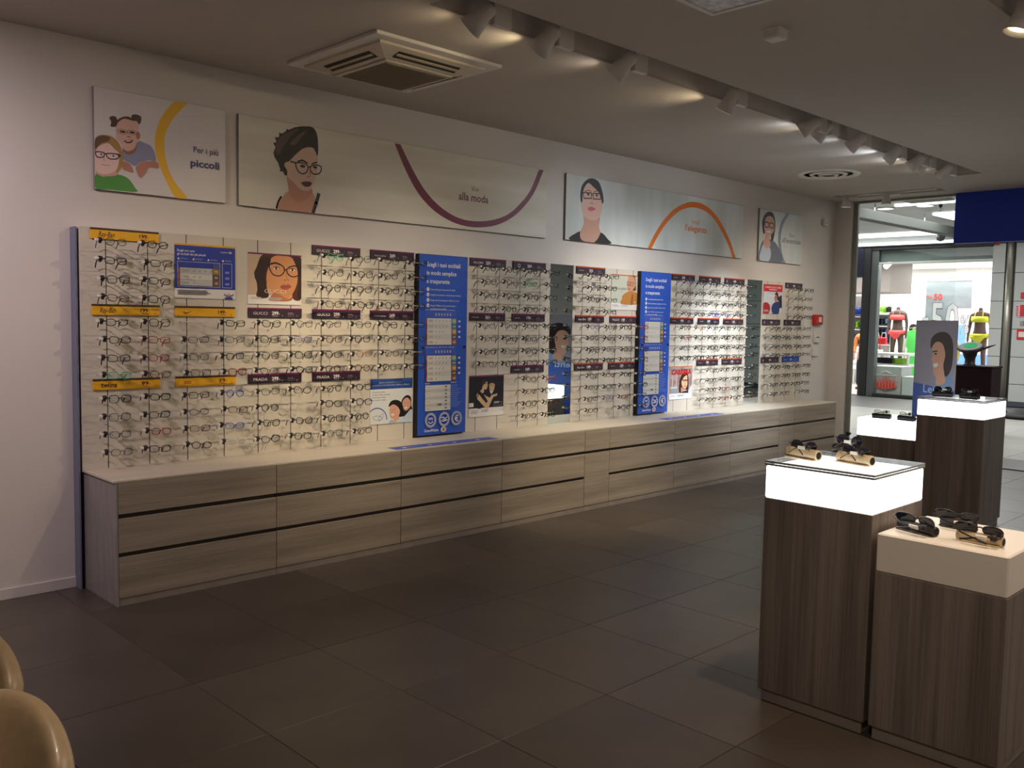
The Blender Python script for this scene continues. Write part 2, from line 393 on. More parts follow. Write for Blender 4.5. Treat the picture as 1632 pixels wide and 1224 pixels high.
for i in range(-7, 14):
    for j in range(-7, 4):
        cx, cy = X0+PX*(i+0.5), Y0+PY*(j+0.5)
        if cx > 9.76-0.25 or cy > 0.2 or cx < -3.6: continue
        o = bpy.data.objects.new('tile', random.choice(tmesh)); col.objects.link(o); o.parent = floor; o.location = (cx, cy, 0)
        if cy+PY/2 > WALL: o.scale.y = (WALL-(cy-PY/2))/PY; o.location.y = (WALL+cy-PY/2)/2
        if cx+PX/2 > 9.76: o.scale.x = (9.76-(cx-PX/2))/PX; o.location.x = (9.76+cx-PX/2)/2
mb = MB(); mb.cbox(-5.2, -0.02, WALL-0.012, WALL, 0, 0.065, M_base, 0.002); struct(mb.build('baseboard_left'))
mb = MB(); mb.cbox(8.72, 9.6, WALL-0.012, WALL, 0, 0.065, M_base, 0.002); struct(mb.build('baseboard_right'))
# shop front: fixed pane, aluminium post, head profile
mb = MB(); mb.cbox(9.655, 9.705, -0.19, -0.13, 0, H, M_alu, 0.004); mb.cbox(9.64, 9.72, -1.46, -0.13, H-0.03, H, M_alu, 0.003); mb.cbox(9.66, 9.70, -1.45, -0.19, 0, 0.02, M_alu, 0.003)
wf = struct(mb.build('window_1'))
mb = MB(); mb.box(9.675, 9.687, -1.44, -0.19, 0.02, H-0.03, M_pane); mb.build('pane', wf)
mb = MB(); mb.tube([(9.60, -0.21, 0.23), (9.66, -0.21, 0.23)], [0.028, 0.02], M_blackr, 10); tag(mb.build('pane_clamp', wf), 'black round clamp low on the glass')
M_blue = mat('blue_fascia', lin(14, 54, 176), 0.45, noise=0.03)
mb = MB(); mb.cbox(9.60, 9.70, -7.5, -1.42, 2.675, H-0.001, M_blue, 0.003)
tag(mb.build('fascia_board'), 'plain dark blue board hanging from the ceiling over the shop entrance', 'board')

# ================================================================== CEILING THINGS
def lamp_head(x, y, aim, lit, label, group):
    t = empty('track_spotlight', (x, y, H+0.14), label, 'spotlight', group)
    a = MB(); a.cbox(0.03, 0.16, -0.02, 0.02, -0.20, 0.0, M_spot, 0.004); a.build('adapter', t)
    piv = Vector((0, 0.0, -0.13)); d = (Vector(aim)-(Vector((x, y, H+0.14))+piv)).normalized()
    q = d.to_track_quat('Z', 'Y').to_matrix().to_4x4(); Mx = Matrix.Translation(piv) @ q
    y_ = MB(); y_.lathe([(0.0, -0.022), (0.02, -0.02), (0.026, 0), (0.02, 0.02), (0, 0.022)], M_spot, 10, Matrix.Translation(piv+Vector((0.012, 0, 0)))); y_.build('swivel_joint', t, True)
    h = MB(); h.lathe([(0.026, -0.035), (0.040, -0.02), (0.045, 0.01), (0.043, 0.03), (0.054, 0.075), (0.068, 0.135), (0.063, 0.135), (0.055, 0.11)], M_spot, 20, Mx); h.build('lamp_shade', t, True)
    l = MB(); lm = mat('lit_reflector_'+lit, {'warm': (1, .82, .5), 'cool': (.9, .95, 1), 'off': (.2, .2, .2)}[lit], 0.4, noise=0.01, emis={'warm': 5, 'cool': 9, 'off': 0}[lit])
    l.lathe([(0.0, 0.105), (0.056, 0.11)], lm, 16, Mx); l.build('reflector', t)
    return t
ORD = ['first', 'second', 'third', 'fourth', 'fifth', 'sixth', 'seventh', 'eighth', 'ninth', 'tenth', 'last']
extra = ['near the square air conditioner', 'above the air conditioner corner', 'with faint beam', 'alone in mid slot', 'with brightly glowing cool mouth', 'right beside the glowing one', '', '', 'in the tight pair', 'right half of the tight pair', 'at the slot end']
for i, (x, aim, en, c, cone) in enumerate(TRACK):
    lamp_head(x, -2.02, (aim[0]-0.3 if i != 3 else 3.4, aim[1], aim[2]+0.4) if i != 9 else (6.6, 0, 1.4), 'cool' if c == COOL else 'warm',
              'white track spotlight in the long ceiling slot, %s from the left%s' % (ORD[i], (' '+extra[i]) if extra[i] and len(extra[i].split()) <= 3 else ''), 'track spotlights in the long slot')
mb = MB(); mb.cbox(1.12, 8.2, -2.035, -2.005, H+0.13, H+0.158, M_spot, 0.003); tag(mb.build('lighting_track'), 'white lighting track inside the long ceiling slot', 'track')
mb = MB(); mb.cbox(9.12, 9.15, -1.38, -0.2, H-0.004, H+0.158, M_spot, 0.003); tag(mb.build('lighting_track'), 'short white lighting track above the glass pane by the entrance', 'track')
for (yy, lb) in ((-0.27, 'white track spotlight at the wall end of the entrance track, mouth glowing'), (-0.78, 'white track spotlight in the middle of the entrance track')):
    t = empty('track_spotlight', (9.135, yy, H), lb, 'spotlight', 'entrance track spotlights')
    a = MB(); a.cbox(-0.018, 0.018, -0.16, -0.03, -0.03, 0.0, M_spot, 0.003); a.build('adapter', t)
    h = MB(); h.lathe([(0.030, 0.03), (0.036, 0.0), (0.04, -0.05), (0.060, -0.13), (0.055, -0.13), (0.045, -0.11)], M_spot, 18); fixn(h.build('lamp_shade', t, True))
    l = MB(); l.lathe([(0, -0.112), (0.046, -0.115)], mat('lit_reflector_warm', (1, .8, .5)), 14); l.build('reflector', t)
mb = MB(); mb.cbox(1.12, 8.2, -4.14, -4.11, H+0.13, H+0.158, M_spot, 0.003); tag(mb.build('lighting_track'), 'white lighting track in the slot at the top right of the frame', 'track')
lamp_head(3.15, -4.06, (2.6, -3.4, 0.5), 'warm', 'white spotlight at the top right corner with a tiny bright glint', None)
# air conditioning cassette
t = empty('air_conditioner', (1.615, -0.87, H), 'square white ceiling air conditioner cassette with brown centre grille', 'air conditioner')
a = MB(); a.cbox(-0.485, 0.485, -0.485, 0.485, -0.022, 0, M_white, 0.004); a.build('backing_plate', t)
a = MB(); z0, z1 = -0.022, -0.075
o_, i_ = 0.405, 0.255
a.add([(-o_,-o_,z0),(o_,-o_,z0),(o_,o_,z0),(-o_,o_,z0),(-o_,-o_,z0-0.014),(o_,-o_,z0-0.014),(o_,o_,z0-0.014),(-o_,o_,z0-0.014),(-i_-.02,-i_-.02,z1),(i_+.02,-i_-.02,z1),(i_+.02,i_+.02,z1),(-i_-.02,i_+.02,z1)],
      [(0,1,5,4),(1,2,6,5),(2,3,7,6),(3,0,4,7),(4,5,9,8),(5,6,10,9),(6,7,11,10),(7,4,8,11),(8,9,10,11)], mat('cassette_plastic', (0.62, 0.56, 0.45), 0.4, noise=0.02)); a.build('frame', t)
for k in range(4):
    Mx = Matrix.Rotation(k*PI/2, 4, 'Z'); a = MB()
    sl = math.atan2(0.040, 0.13); Mt = Mx @ Matrix.Translation((0, -0.332, -0.052)) @ Matrix.Rotation(-sl, 4, 'X')
    a.box(-0.24, 0.24, -0.034, 0.034, -0.008, 0.004, M_gap, Mt); v = a.build('air_outlet', t)
    b = MB(); b.box(-0.235, 0.235, -0.012, 0.006, -0.013, -0.0085, mat('vane', (0.55, 0.47, 0.3), 0.4, noise=0.02), Mt); b.build('louvre_vane', v)
a = MB(); a.cbox(-0.265, 0.265, -0.265, 0.265, -0.086, -0.074, mat('cassette_plastic', (0.62, 0.56, 0.45)), 0.004)
a.build('grille_frame', t)
g = MB(); g.box(-0.235, 0.235, -0.235, 0.235, -0.0875, -0.084, mat('grille_brown', (0.30, 0.24, 0.17), 0.7, noise=0.1, scale=80))
gr = g.build('grille', t); s_ = MB()
for k in range(30): s_.box(-0.235, 0.235, -0.232+k*0.016, -0.228+k*0.016, -0.090, -0.0875, mat('grille_brown', (0, 0, 0)))
tag(s_.build('grille_slats', gr), kind='stuff')
# round diffuser
t = empty('ceiling_vent', (7.33, -0.93, H), 'round white ceiling air diffuser with concentric rings', 'vent')
for nm, r0, r1, zz in (('outer_ring', 0.25, 0.33, 0), ('middle_ring', 0.15, 0.20, -0.008), ('inner_ring', 0.07, 0.115, -0.014)):
    a = MB(); a.lathe([(r0, -0.004+zz), (r0+0.012, -0.012+zz), (r1-0.02, -0.016+zz), (r1, -0.002), (r1, 0.0), (r0, 0.0), (r0, -0.004+zz)], M_white, 40); fixn(a.build(nm, t, True))
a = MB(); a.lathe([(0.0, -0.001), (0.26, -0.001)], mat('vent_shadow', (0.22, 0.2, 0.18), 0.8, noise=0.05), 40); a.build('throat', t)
a = MB(); a.lathe([(0.0, -0.02), (0.045, -0.014), (0.05, 0.0)], M_white, 24); a.build('centre_cone', t, True)
# small box, panel light, wall sensor
t = empty('alarm_sensor', (2.62, -2.97, H), 'small white square box sensor on the bare ceiling', 'sensor')
a = MB(); a.cbox(-0.05, 0.05, -0.05, 0.05, -0.055, 0, M_white, 0.008); a.build('housing', t); a = MB(); a.cbox(-0.055, 0.055, -0.055, 0.055, -0.008, 0, M_white, 0.002); a.build('base_plate', t)
t = empty('ceiling_light', (1.87, -3.16, H), 'square ceiling panel light with crinkled foil look at the top frame edge', 'ceiling light')
a = MB(); a.box(-0.30, 0.30, -0.30, -0.27, -0.012, 0, M_white).box(-0.30, 0.30, 0.27, 0.30, -0.012, 0, M_white).box(-0.30, -0.27, -0.27, 0.27, -0.012, 0, M_white).box(0.27, 0.30, -0.27, 0.27, -0.012, 0, M_white); a.build('frame', t)
a = MB(); a.box(-0.27, 0.27, -0.27, 0.27, -0.008, -0.001, mat('crystal_diffuser', (0.75, 0.76, 0.8), 0.25, noise=0.55, scale=28, bump=0.8)); a.build('diffuser', t)
t = empty('motion_sensor', (9.27, WALL, 2.985), 'small white motion sensor high on the wall near the entrance corner', 'sensor')
a = MB(); a.cbox(-0.05, 0.05, -0.05, 0, -0.045, 0.045, M_white, 0.012); a.build('housing', t); a = MB(); a.lathe([(0, 0.012), (0.02, 0.008), (0.026, 0)], M_white, 12, Matrix.Translation((0, -0.05, 0.005)) @ Matrix.Rotation(PI/2, 4, 'X')); a.build('sensor_lens', t, True)

# ================================================================== CABINETS
ZT = 0.724
def drawer_unit(x0, x1, label):
    t = empty('drawer_cabinet', (x0, 0, 0), label, 'cabinet', 'drawer cabinets under the display wall'); w_ = x1-x0
    a = MB(); a.box(0.002, w_-0.002, -0.452, WALL-0.003, 0.0, ZT-0.012, M_gap); a.build('body', t)
    for z0_, z1_ in ((0.531, ZT-0.012), (0.308, 0.505), (0.046, 0.283)):
        d = MB(); d.cbox(0.002, w_-0.002, -0.471, -0.453, z0_, z1_, M_wood, 0.0012); d.build('drawer', t)
    p = MB(); p.cbox(0.001, w_-0.001, -0.467, -0.452, 0.0, 0.044, M_kick, 0.001); p.build('plinth', t)
    return t
def narrow_unit(x0, x1, label):
    t = empty('narrow_cabinet', (x0, 0, 0), label, 'cabinet'); w_ = x1-x0
    a = MB(); a.box(0.002, w_-0.002, -0.452, WALL-0.003, 0.0, ZT-0.012, M_gap); a.build('body', t)
    d = MB(); d.cbox(0.002, w_-0.002, -0.471, -0.453, 0.531, ZT-0.012, M_wood, 0.0012); d.build('drawer', t)
    d = MB(); d.cbox(0.002, w_-0.002, -0.471, -0.453, 0.046, 0.505, M_wood, 0.0012); d.build('door', t)
    p = MB(); p.cbox(0.001, w_-0.001, -0.467, -0.452, 0.0, 0.044, M_kick, 0.001); p.build('plinth', t)
    return t
XU = [0.012, 1.01, 2.008, 3.01, 4.008, 4.345, 5.337, 6.335, 7.335, 7.675, 8.68]
LU = ['grey oak drawer cabinet at the left end with exposed grey side', 'grey oak drawer cabinet, second from the left end', 'grey oak drawer cabinet below the first tall blue board',
      'grey oak drawer cabinet just left of the first narrow cabinet', None, 'grey oak drawer cabinet just right of the first narrow cabinet', 'grey oak drawer cabinet below the second tall blue board',
      'grey oak drawer cabinet just left of the second narrow cabinet', None, 'grey oak drawer cabinet at the far right end by the entrance']
for i in range(10):
    if i == 4: narrow_unit(XU[i], XU[i+1], 'narrow grey oak cabinet with tall door below the first mirror')
    elif i == 8: narrow_unit(XU[i], XU[i+1], 'narrow grey oak cabinet with tall door below the second mirror')
    else:
        t = drawer_unit(XU[i], XU[i+1], LU[i])
        if i == 0:
            a = MB(); a.cbox(-0.012, 0.0, -0.471, WALL-0.003, 0, ZT-0.012, M_side, 0.001); tag(a.build('side_panel', t), 'grey end panel')
        if i == 9:
            a = MB(); a.cbox(8.68-XU[9], 8.692-XU[9], -0.471, WALL-0.003, 0, ZT-0.012, M_side, 0.001); a.build('side_panel', t)
mb = MB(); mb.cbox(-0.012, 8.692, -0.472, WALL-0.002, ZT-0.012, ZT, M_top, 0.0015)
tag(mb.build('worktop'), 'long pale cream worktop running along the whole row of cabinets', 'worktop')

# ================================================================== DISPLAY PANELS, RAILS, HOLDERS
PT = 2.172; PB = ZT
ROWS = {'top': [2.083, 1.973, 1.865, 1.755], 'mid': [1.613, 1.508, 1.400, 1.298], 'low': [1.158, 1.050, 0.945, 0.838]}
SECT = [('a', 0.0, 2.478, [0.0, 0.5, 1.0, 1.5, 2.0], 'cream eyewear panel at the left end of the wall'),
        ('b', 2.998, 4.02, [3.0, 3.5], 'cream eyewear panel between the first blue board and first mirror'),
        ('c', 4.33, 5.272, [4.325, 4.822], 'cream eyewear panel between the first mirror and second blue board'),
        ('d', 5.80, 7.33, [5.81, 6.31, 6.81], 'cream eyewear panel between the second blue board and second mirror'),
        ('e', 7.655, 8.69, [7.64, 8.14], 'cream eyewear panel at the right end beyond the second mirror')]
# which tiers hold glasses in each module
FULL = ('top', 'mid', 'low')
MODS = [(0.0, FULL), (0.5, ('mid', 'low')), (1.0, ('mid', 'low')), (1.5, FULL), (2.0, ('top', 'mid')), (3.0, ('top', 'mid')), (3.5, FULL),
        (4.325, FULL), (4.822, ('mid', 'low')), (5.81, ('top', 'mid')), (6.31, FULL), (6.81, FULL), (7.64, ('mid', 'low')), (8.14, FULL)]
panels = {}
for k, x0, x1, mods, lab in SECT:
    if k == 'a': x0 = -0.012
    t = empty('eyewear_display', (x0, 0, PB), lab, 'display panel', 'cream eyewear displays'); panels[k] = (t, x0)
    a = MB(); xs = [x0]
    for m_ in mods: xs += [m_+0.138, m_+0.39]
    xs = [x for x in xs if x < x1-0.01]+[x1]
    p = MB(); p.cbox(0, x1-x0, 0.004, WALL-0.004, 0, PT-PB, M_gap if False else M_panel, 0.001); p.build('back_board', t)
    for i in range(len(xs)-1):
        b = MB(); b.cbox(xs[i]-x0+(0.003 if i else 0), xs[i+1]-x0-(0.003 if i < len(xs)-2 else 0), 0.0, 0.0038, 0.0, PT-PB, M_panel, 0.0008); b.build('facing_board', t)
    for x in xs[1:-1]:
        b = MB(); b.box(x-x0-0.0026, x-x0+0.0026, 0.0012, 0.0039, 0.0, PT-PB, M_groove); b.build('rail', t)
t, x0 = panels['a']
mb = MB(); mb.cbox(-0.024, -0.0125, 0.002, WALL-0.002, -PB, PT-PB-0.004, mat('blue_grey_edge', (0.17, 0.18, 0.26), 0.5, noise=0.03), 0.001); tag(mb.build('edge_strip', t), 'blue-grey edge strip reaching the floor')
# clear holder: stem + bar
hm = MB(); hm.tube([(0, -0.001, 0.004), (0, -0.100, 0.004)], 0.0028, M_rod, 5); hm.tube([(-0.10, -0.102, 0.004), (0.10, -0.102, 0.004)], 0.0030, M_rod, 5)
hm.tube([(-0.10, -0.102, 0.004), (-0.088, -0.124, 0.008)], 0.003, M_rod, 5)
HM = hm.mesh('holder')

# ------------------------------------------------------------------ spectacles
def superell(cx, cz, a, b, e, n, tilt=0, cat=0):
    out = []
    for k in range(n):
        th = 2*PI*k/n; c, s = math.cos(th), math.sin(th)
        x = a*abs(c)**(2/e)*(1 if c >= 0 else -1); z = b*abs(s)**(2/e)*(1 if s >= 0 else -1)
        z += cat*x*(1 if z > 0 else 0.2); out.append((cx+x, cz+z+tilt*x))
    return out
SHAPES = {'rectangular': (0.0275, 0.0190, 3.4, 0.08), 'oval': (0.0270, 0.0200, 2.3, 0.03), 'round': (0.0245, 0.0235, 2.0, 0.0), 'cat-eye': (0.0280, 0.0215, 2.5, 0.20), 'square': (0.0270, 0.0225, 2.9, 0.05)}
_gm = {}
def glasses_meshes(shape, fm, thick, lensm=None, half=False):
    key = (shape, fm.name, thick, lensm.name if lensm else '', half)
    if key in _gm: return _gm[key]
    a, b, e, cat = SHAPES[shape]; lensm = lensm or M_lens; D = {}
    f = MB(); cxx = 0.0355
    for sd in (-1, 1):
        o = superell(0, 0, a, b, e, 18, 0, cat); pts = [(sd*(cxx+x), 0.0015+0.10*abs(cxx+x)**2*4*0.6, z) for x, z in o]
        if half: pts = [p for p in pts]
        f.tube(pts, thick, fm, 5, closed=True, flat=1.3)
        L = MB(); L.add([(p[0], p[1], p[2]) for p in pts], [tuple(range(len(pts))) if sd < 0 else tuple(range(len(pts)))[::-1]], lensm); D['lens%d' % sd] = L.mesh('lens')
        hx = sd*(cxx+a+0.004)
        f.tube([(sd*(cxx+a-0.001), 0.004, 0.008), (hx, 0.005, 0.009), (hx+sd*0.001, 0.012, 0.009)], thick*1.35, fm, 5)
        T = MB(); T.tube([(hx+sd*0.001, 0.011, 0.009), (hx+sd*0.002, 0.055, 0.008), (hx, 0.098, 0.006), (hx-sd*0.003, 0.120, -0.010), (hx-sd*0.006, 0.136, -0.036)], [thick*1.1, thick*1.15, thick*1.25, thick*1.5, thick*1.3], fm, 5); D['temple%d' % sd] = T.mesh('temple')
    f.tube([(-cxx+a-0.001, 0.002, 0.004), (-0.004, 0.0, 0.0075), (0.004, 0.0, 0.0075), (cxx-a+0.001, 0.002, 0.004)], thick*1.15, fm, 5)
    D['frame'] = f.mesh('frame_front'); _gm[key] = D; return D
lk = MB(); lk.lathe([(0.009, -0.013), (0.0135, -0.009), (0.0145, 0), (0.0135, 0.009), (0.009, 0.013)], M_blackr, 8, Matrix.Translation((-0.084, 0.022, 0.010)) @ Matrix.Rotation(PI/2, 4, 'Y'))
lk.cbox(-0.090, -0.078, 0.012, 0.032, -0.012, 0.0, M_blackr, 0.002); LKM = lk.mesh('security_lock', True)
tg = MB(); tg.cbox(-0.112, -0.096, 0.010, 0.032, 0.001, 0.016, M_tag, 0.001); TGM = tg.mesh('price_tag')
COLS = {'black': (M_black, 0.0026), 'thin black': (M_black, 0.0018), 'dark brown': (mat('brown_acetate', lin(58, 36, 22), 0.3, noise=0.3, scale=60), 0.0024),
        'tortoiseshell': (mat('tortoise_acetate', lin(120, 70, 35), 0.3, noise=0.7, scale=90), 0.0022), 'red': (mat('red_acetate', lin(150, 30, 30), 0.3, noise=0.05), 0.0024),
        'green': (mat('green_acetate', lin(60, 190, 130), 0.3, noise=0.05), 0.0024), 'blue': (mat('blue_acetate', lin(50, 90, 190), 0.3, noise=0.05), 0.0024),
        'clear white': (mat('white_acetate', lin(215, 215, 215), 0.3, noise=0.05), 0.0022), 'violet': (mat('violet_acetate', lin(110, 100, 160), 0.3, noise=0.05), 0.0022),
        'orange brown': (mat('orange_acetate', lin(170, 80, 30), 0.3, noise=0.1), 0.0016)}
def place_glasses(loc, rot, shape, cname, label, group, lock=True, sun=False):
    fm, th = COLS[cname]; D = glasses_meshes(shape, fm, th, M_lensdark if sun else None)
    g = bpy.data.objects.new('sunglasses' if sun else 'eyeglasses', None); g.empty_display_size = 0.05; col.objects.link(g)
    g.location = loc; g.rotation_euler = rot; tag(g, label, 'sunglasses' if sun else 'glasses', group)
    for nm, me in (('frame_front', D['frame']), ('lens', D['lens-1']), ('lens', D['lens1']), ('temple', D['temple-1']), ('temple', D['temple1'])) + ((('security_lock', LKM), ('price_tag', TGM)) if lock else ()):
        c = bpy.data.objects.new(nm, me); c.parent = g; col.objects.link(c)
    return g
COLX = []
for m_, tiers in MODS: COLX += [(m_+0.138, tiers), (m_+0.390, tiers)]
SPECIAL = {(0, 'mid', 3): 'green', (1, 'mid', 3): 'tortoiseshell', (1, 'mid', 1): 'red', (1, 'mid', 2): 'red', (1, 'mid', 0): 'dark brown', (1, 'low', 2): 'red', (3, 'mid', 3): 'red', (3, 'low', 0): 'blue',
           (3, 'low', 1): 'tortoiseshell', (3, 'low', 2): 'blue', (3, 'low', 3): 'clear white', (6, 'top', 0): 'green', (7, 'mid', 2): 'orange brown', (7, 'mid', 3): 'tortoiseshell', (5, 'mid', 1): 'violet', (4, 'mid', 1): 'dark brown',
           (13, 'low', 0): 'red', (12, 'low', 1): 'tortoiseshell', (14, 'mid', 0): 'violet', (15, 'low', 2): 'violet', (16, 'low', 2): 'red', (18, 'mid', 1): 'red', (19, 'mid', 0): 'orange brown', (18, 'top', 0): 'violet', (21, 'top', 3): 'violet', (20, 'top', 3): 'blue', (21, 'low', 2): 'red', (21, 'low', 3): 'red', (12, 'top', 1): 'green', (17, 'mid', 0): 'red', (24, 'low', 1): 'tortoiseshell', (3, 'low', 0): 'blue'}
EMPTY = {(2, 'mid', 0), (5, 'low', 1), (15, 'low', 3), (26, 'low', 3)}
LAND = []
def place_words(ci):
    c = ci
    names = ['first', 'second', 'third', 'fourth', 'fifth', 'sixth', 'seventh', 'eighth', 'ninth', 'tenth']
    if c < 10: return '%s column from the left wall end' % names[c]
    if c < 14: return '%s column after the first blue board' % names[c-10]
    if c < 18: return '%s column after the first mirror' % names[c-14]
    if c < 24: return '%s column after the second blue board' % names[c-18]
    return '%s column after the second mirror' % names[c-24]
TW = {'top': 'upper tier', 'mid': 'middle tier', 'low': 'lower tier'}; RW = ['first', 'second', 'third', 'fourth']
GW = {'top': 'eyeglasses on the upper tier', 'mid': 'eyeglasses on the middle tier', 'low': 'eyeglasses on the lower tier'}
n_gl = 0
for ci, (x, tiers) in enumerate(COLX):
    sec = [s for s in SECT if s[1]-0.02 <= x <= s[2]][0][0]; pt, px0 = panels[sec]
    for tier in tiers:
        for r, z in enumerate(ROWS[tier]):
            h = bpy.data.objects.new('eyewear_holder', HM); h.parent = pt; h.location = (x-px0, 0, z-PB); col.objects.link(h)
            if (ci, tier, r) in EMPTY: continue
            cn = SPECIAL.get((ci, tier, r)) or random.choices(['black', 'thin black', 'dark brown', 'tortoiseshell'], [10, 6, 3, 1])[0]
            shp = random.choice(['rectangular', 'rectangular', 'oval', 'square'] if ci < 4 else ['cat-eye', 'oval', 'cat-eye', 'square', 'round'] if ci < 14 else ['rectangular', 'square', 'oval', 'round'])
            if (ci, tier, r) == (3, 'low', 0): shp = 'round'
            lb = '%s %s eyeglasses, %s, %s row, %s' % (cn, shp, TW[tier], RW[r], place_words(ci))
            dx = random.uniform(-0.012, 0.012); n_gl += 1
            place_glasses((x+0.012+dx, -0.146-random.uniform(0, 0.010), z-0.0015), (random.uniform(-0.06, 0.06), random.uniform(-0.05, 0.05), random.uniform(-0.10, 0.12)), shp, cn, lb, GW[tier])
print('glasses', n_gl)

# ================================================================== PRICE STRIPS
YEL = ink(236, 176, 20); YTOP = ink(70, 45, 30); PUR = ink(52, 34, 52); PTOP = ink(112, 30, 84); OTOP = ink(196, 84, 40); DKP = ink(58, 42, 56); BLU = ink(28, 72, 176); WH = ink(228, 224, 222); WH2 = ink(170, 150, 160); BK = ink(30, 28, 30); BRED = ink(150, 60, 20)
NAVY = ink(34, 40, 110)
def strip(x, z, style, brand, price, price2, label, shear=0, bold=0.02):
    W_, H_ = 0.408, 0.066
    body = {'y': YEL, 'p': PUR, 'o': DKP, 'n': DKP, 'b': BLU}[style]; topm = {'y': YTOP, 'p': PTOP, 'o': OTOP, 'n': DKP, 'b': BLU}[style]
    t = empty('price_strip', (x, 0, z-H_), label, 'price sign', 'price strips on the display wall')
    a = MB(); a.cbox(0, W_, -0.012, -0.0005, 0, H_-0.012, body, 0.001); a.build('sign_board', t)
    a = MB(); a.cbox(0, W_, -0.014, -0.0005, H_-0.012, H_, topm, 0.001); a.build('top_channel', t)
    P = Print(W_, H_); inkm = BK if style == 'y' else WH; ink2 = BRED if style == 'y' else WH2
    if style == 'y':
        if brand == 'swoosh': P.poly([(0.052, 0.028), (0.060, 0.018), (0.070, 0.016), (0.115, 0.036), (0.072, 0.024), (0.062, 0.024), (0.056, 0.034)], inkm)
        elif brand: P.text(brand, 0.045, 0.015, 0.095, 0.030, inkm, max(bold, 0.012), shear)
        else: P.bars(0.05, 0.034, 0.06, 2, 0.005, ink2)
        P.text(price, 0.288, 0.021, 0.046, 0.022, inkm, 0.03); P.text('€', 0.336, 0.022, None, 0.010, inkm)
        P.bars(0.295, 0.016, 0.05, 2, 0.0018, ink2); P.ring(0.378, 0.012, 0.006, 0.005, 0.002, ink2, n=12)
    else:
        if brand == 'Q': P.text('Q', 0.055, 0.014, None, 0.030, inkm, 0.01)
        elif brand == 'head': P.rect(0.03, 0.014, 0.05, 0.042, WH2)
        elif brand == 'bars': P.bars(0.03, 0.031, 0.08, 1, 0.006, WH2)
        else: P.text(brand, 0.035, 0.019, 0.105 if len(brand) > 4 else 0.09, 0.019 if len(brand) < 8 else 0.009, inkm, bold, shear)
        P.text(price, 0.174, 0.019, 0.050, 0.023, inkm, 0.035); P.text('€', 0.226, 0.020, None, 0.009, inkm)
        P.bars(0.178, 0.013, 0.05, 2, 0.0018, WH2); P.text('8', 0.252, 0.010, None, 0.008, inkm)
        P.text(price2, 0.296, 0.020, 0.040, 0.017, WH2, 0); P.text('€', 0.340, 0.020, None, 0.008, WH2); P.bars(0.296, 0.013, 0.05, 1, 0.0018, WH2); P.text('8', 0.366, 0.010, None, 0.008, inkm)
    P.build('lettering', t, (0, -0.0121, 0)); return t
Z1, Z2, Z3 = 2.170, 1.718, 1.268
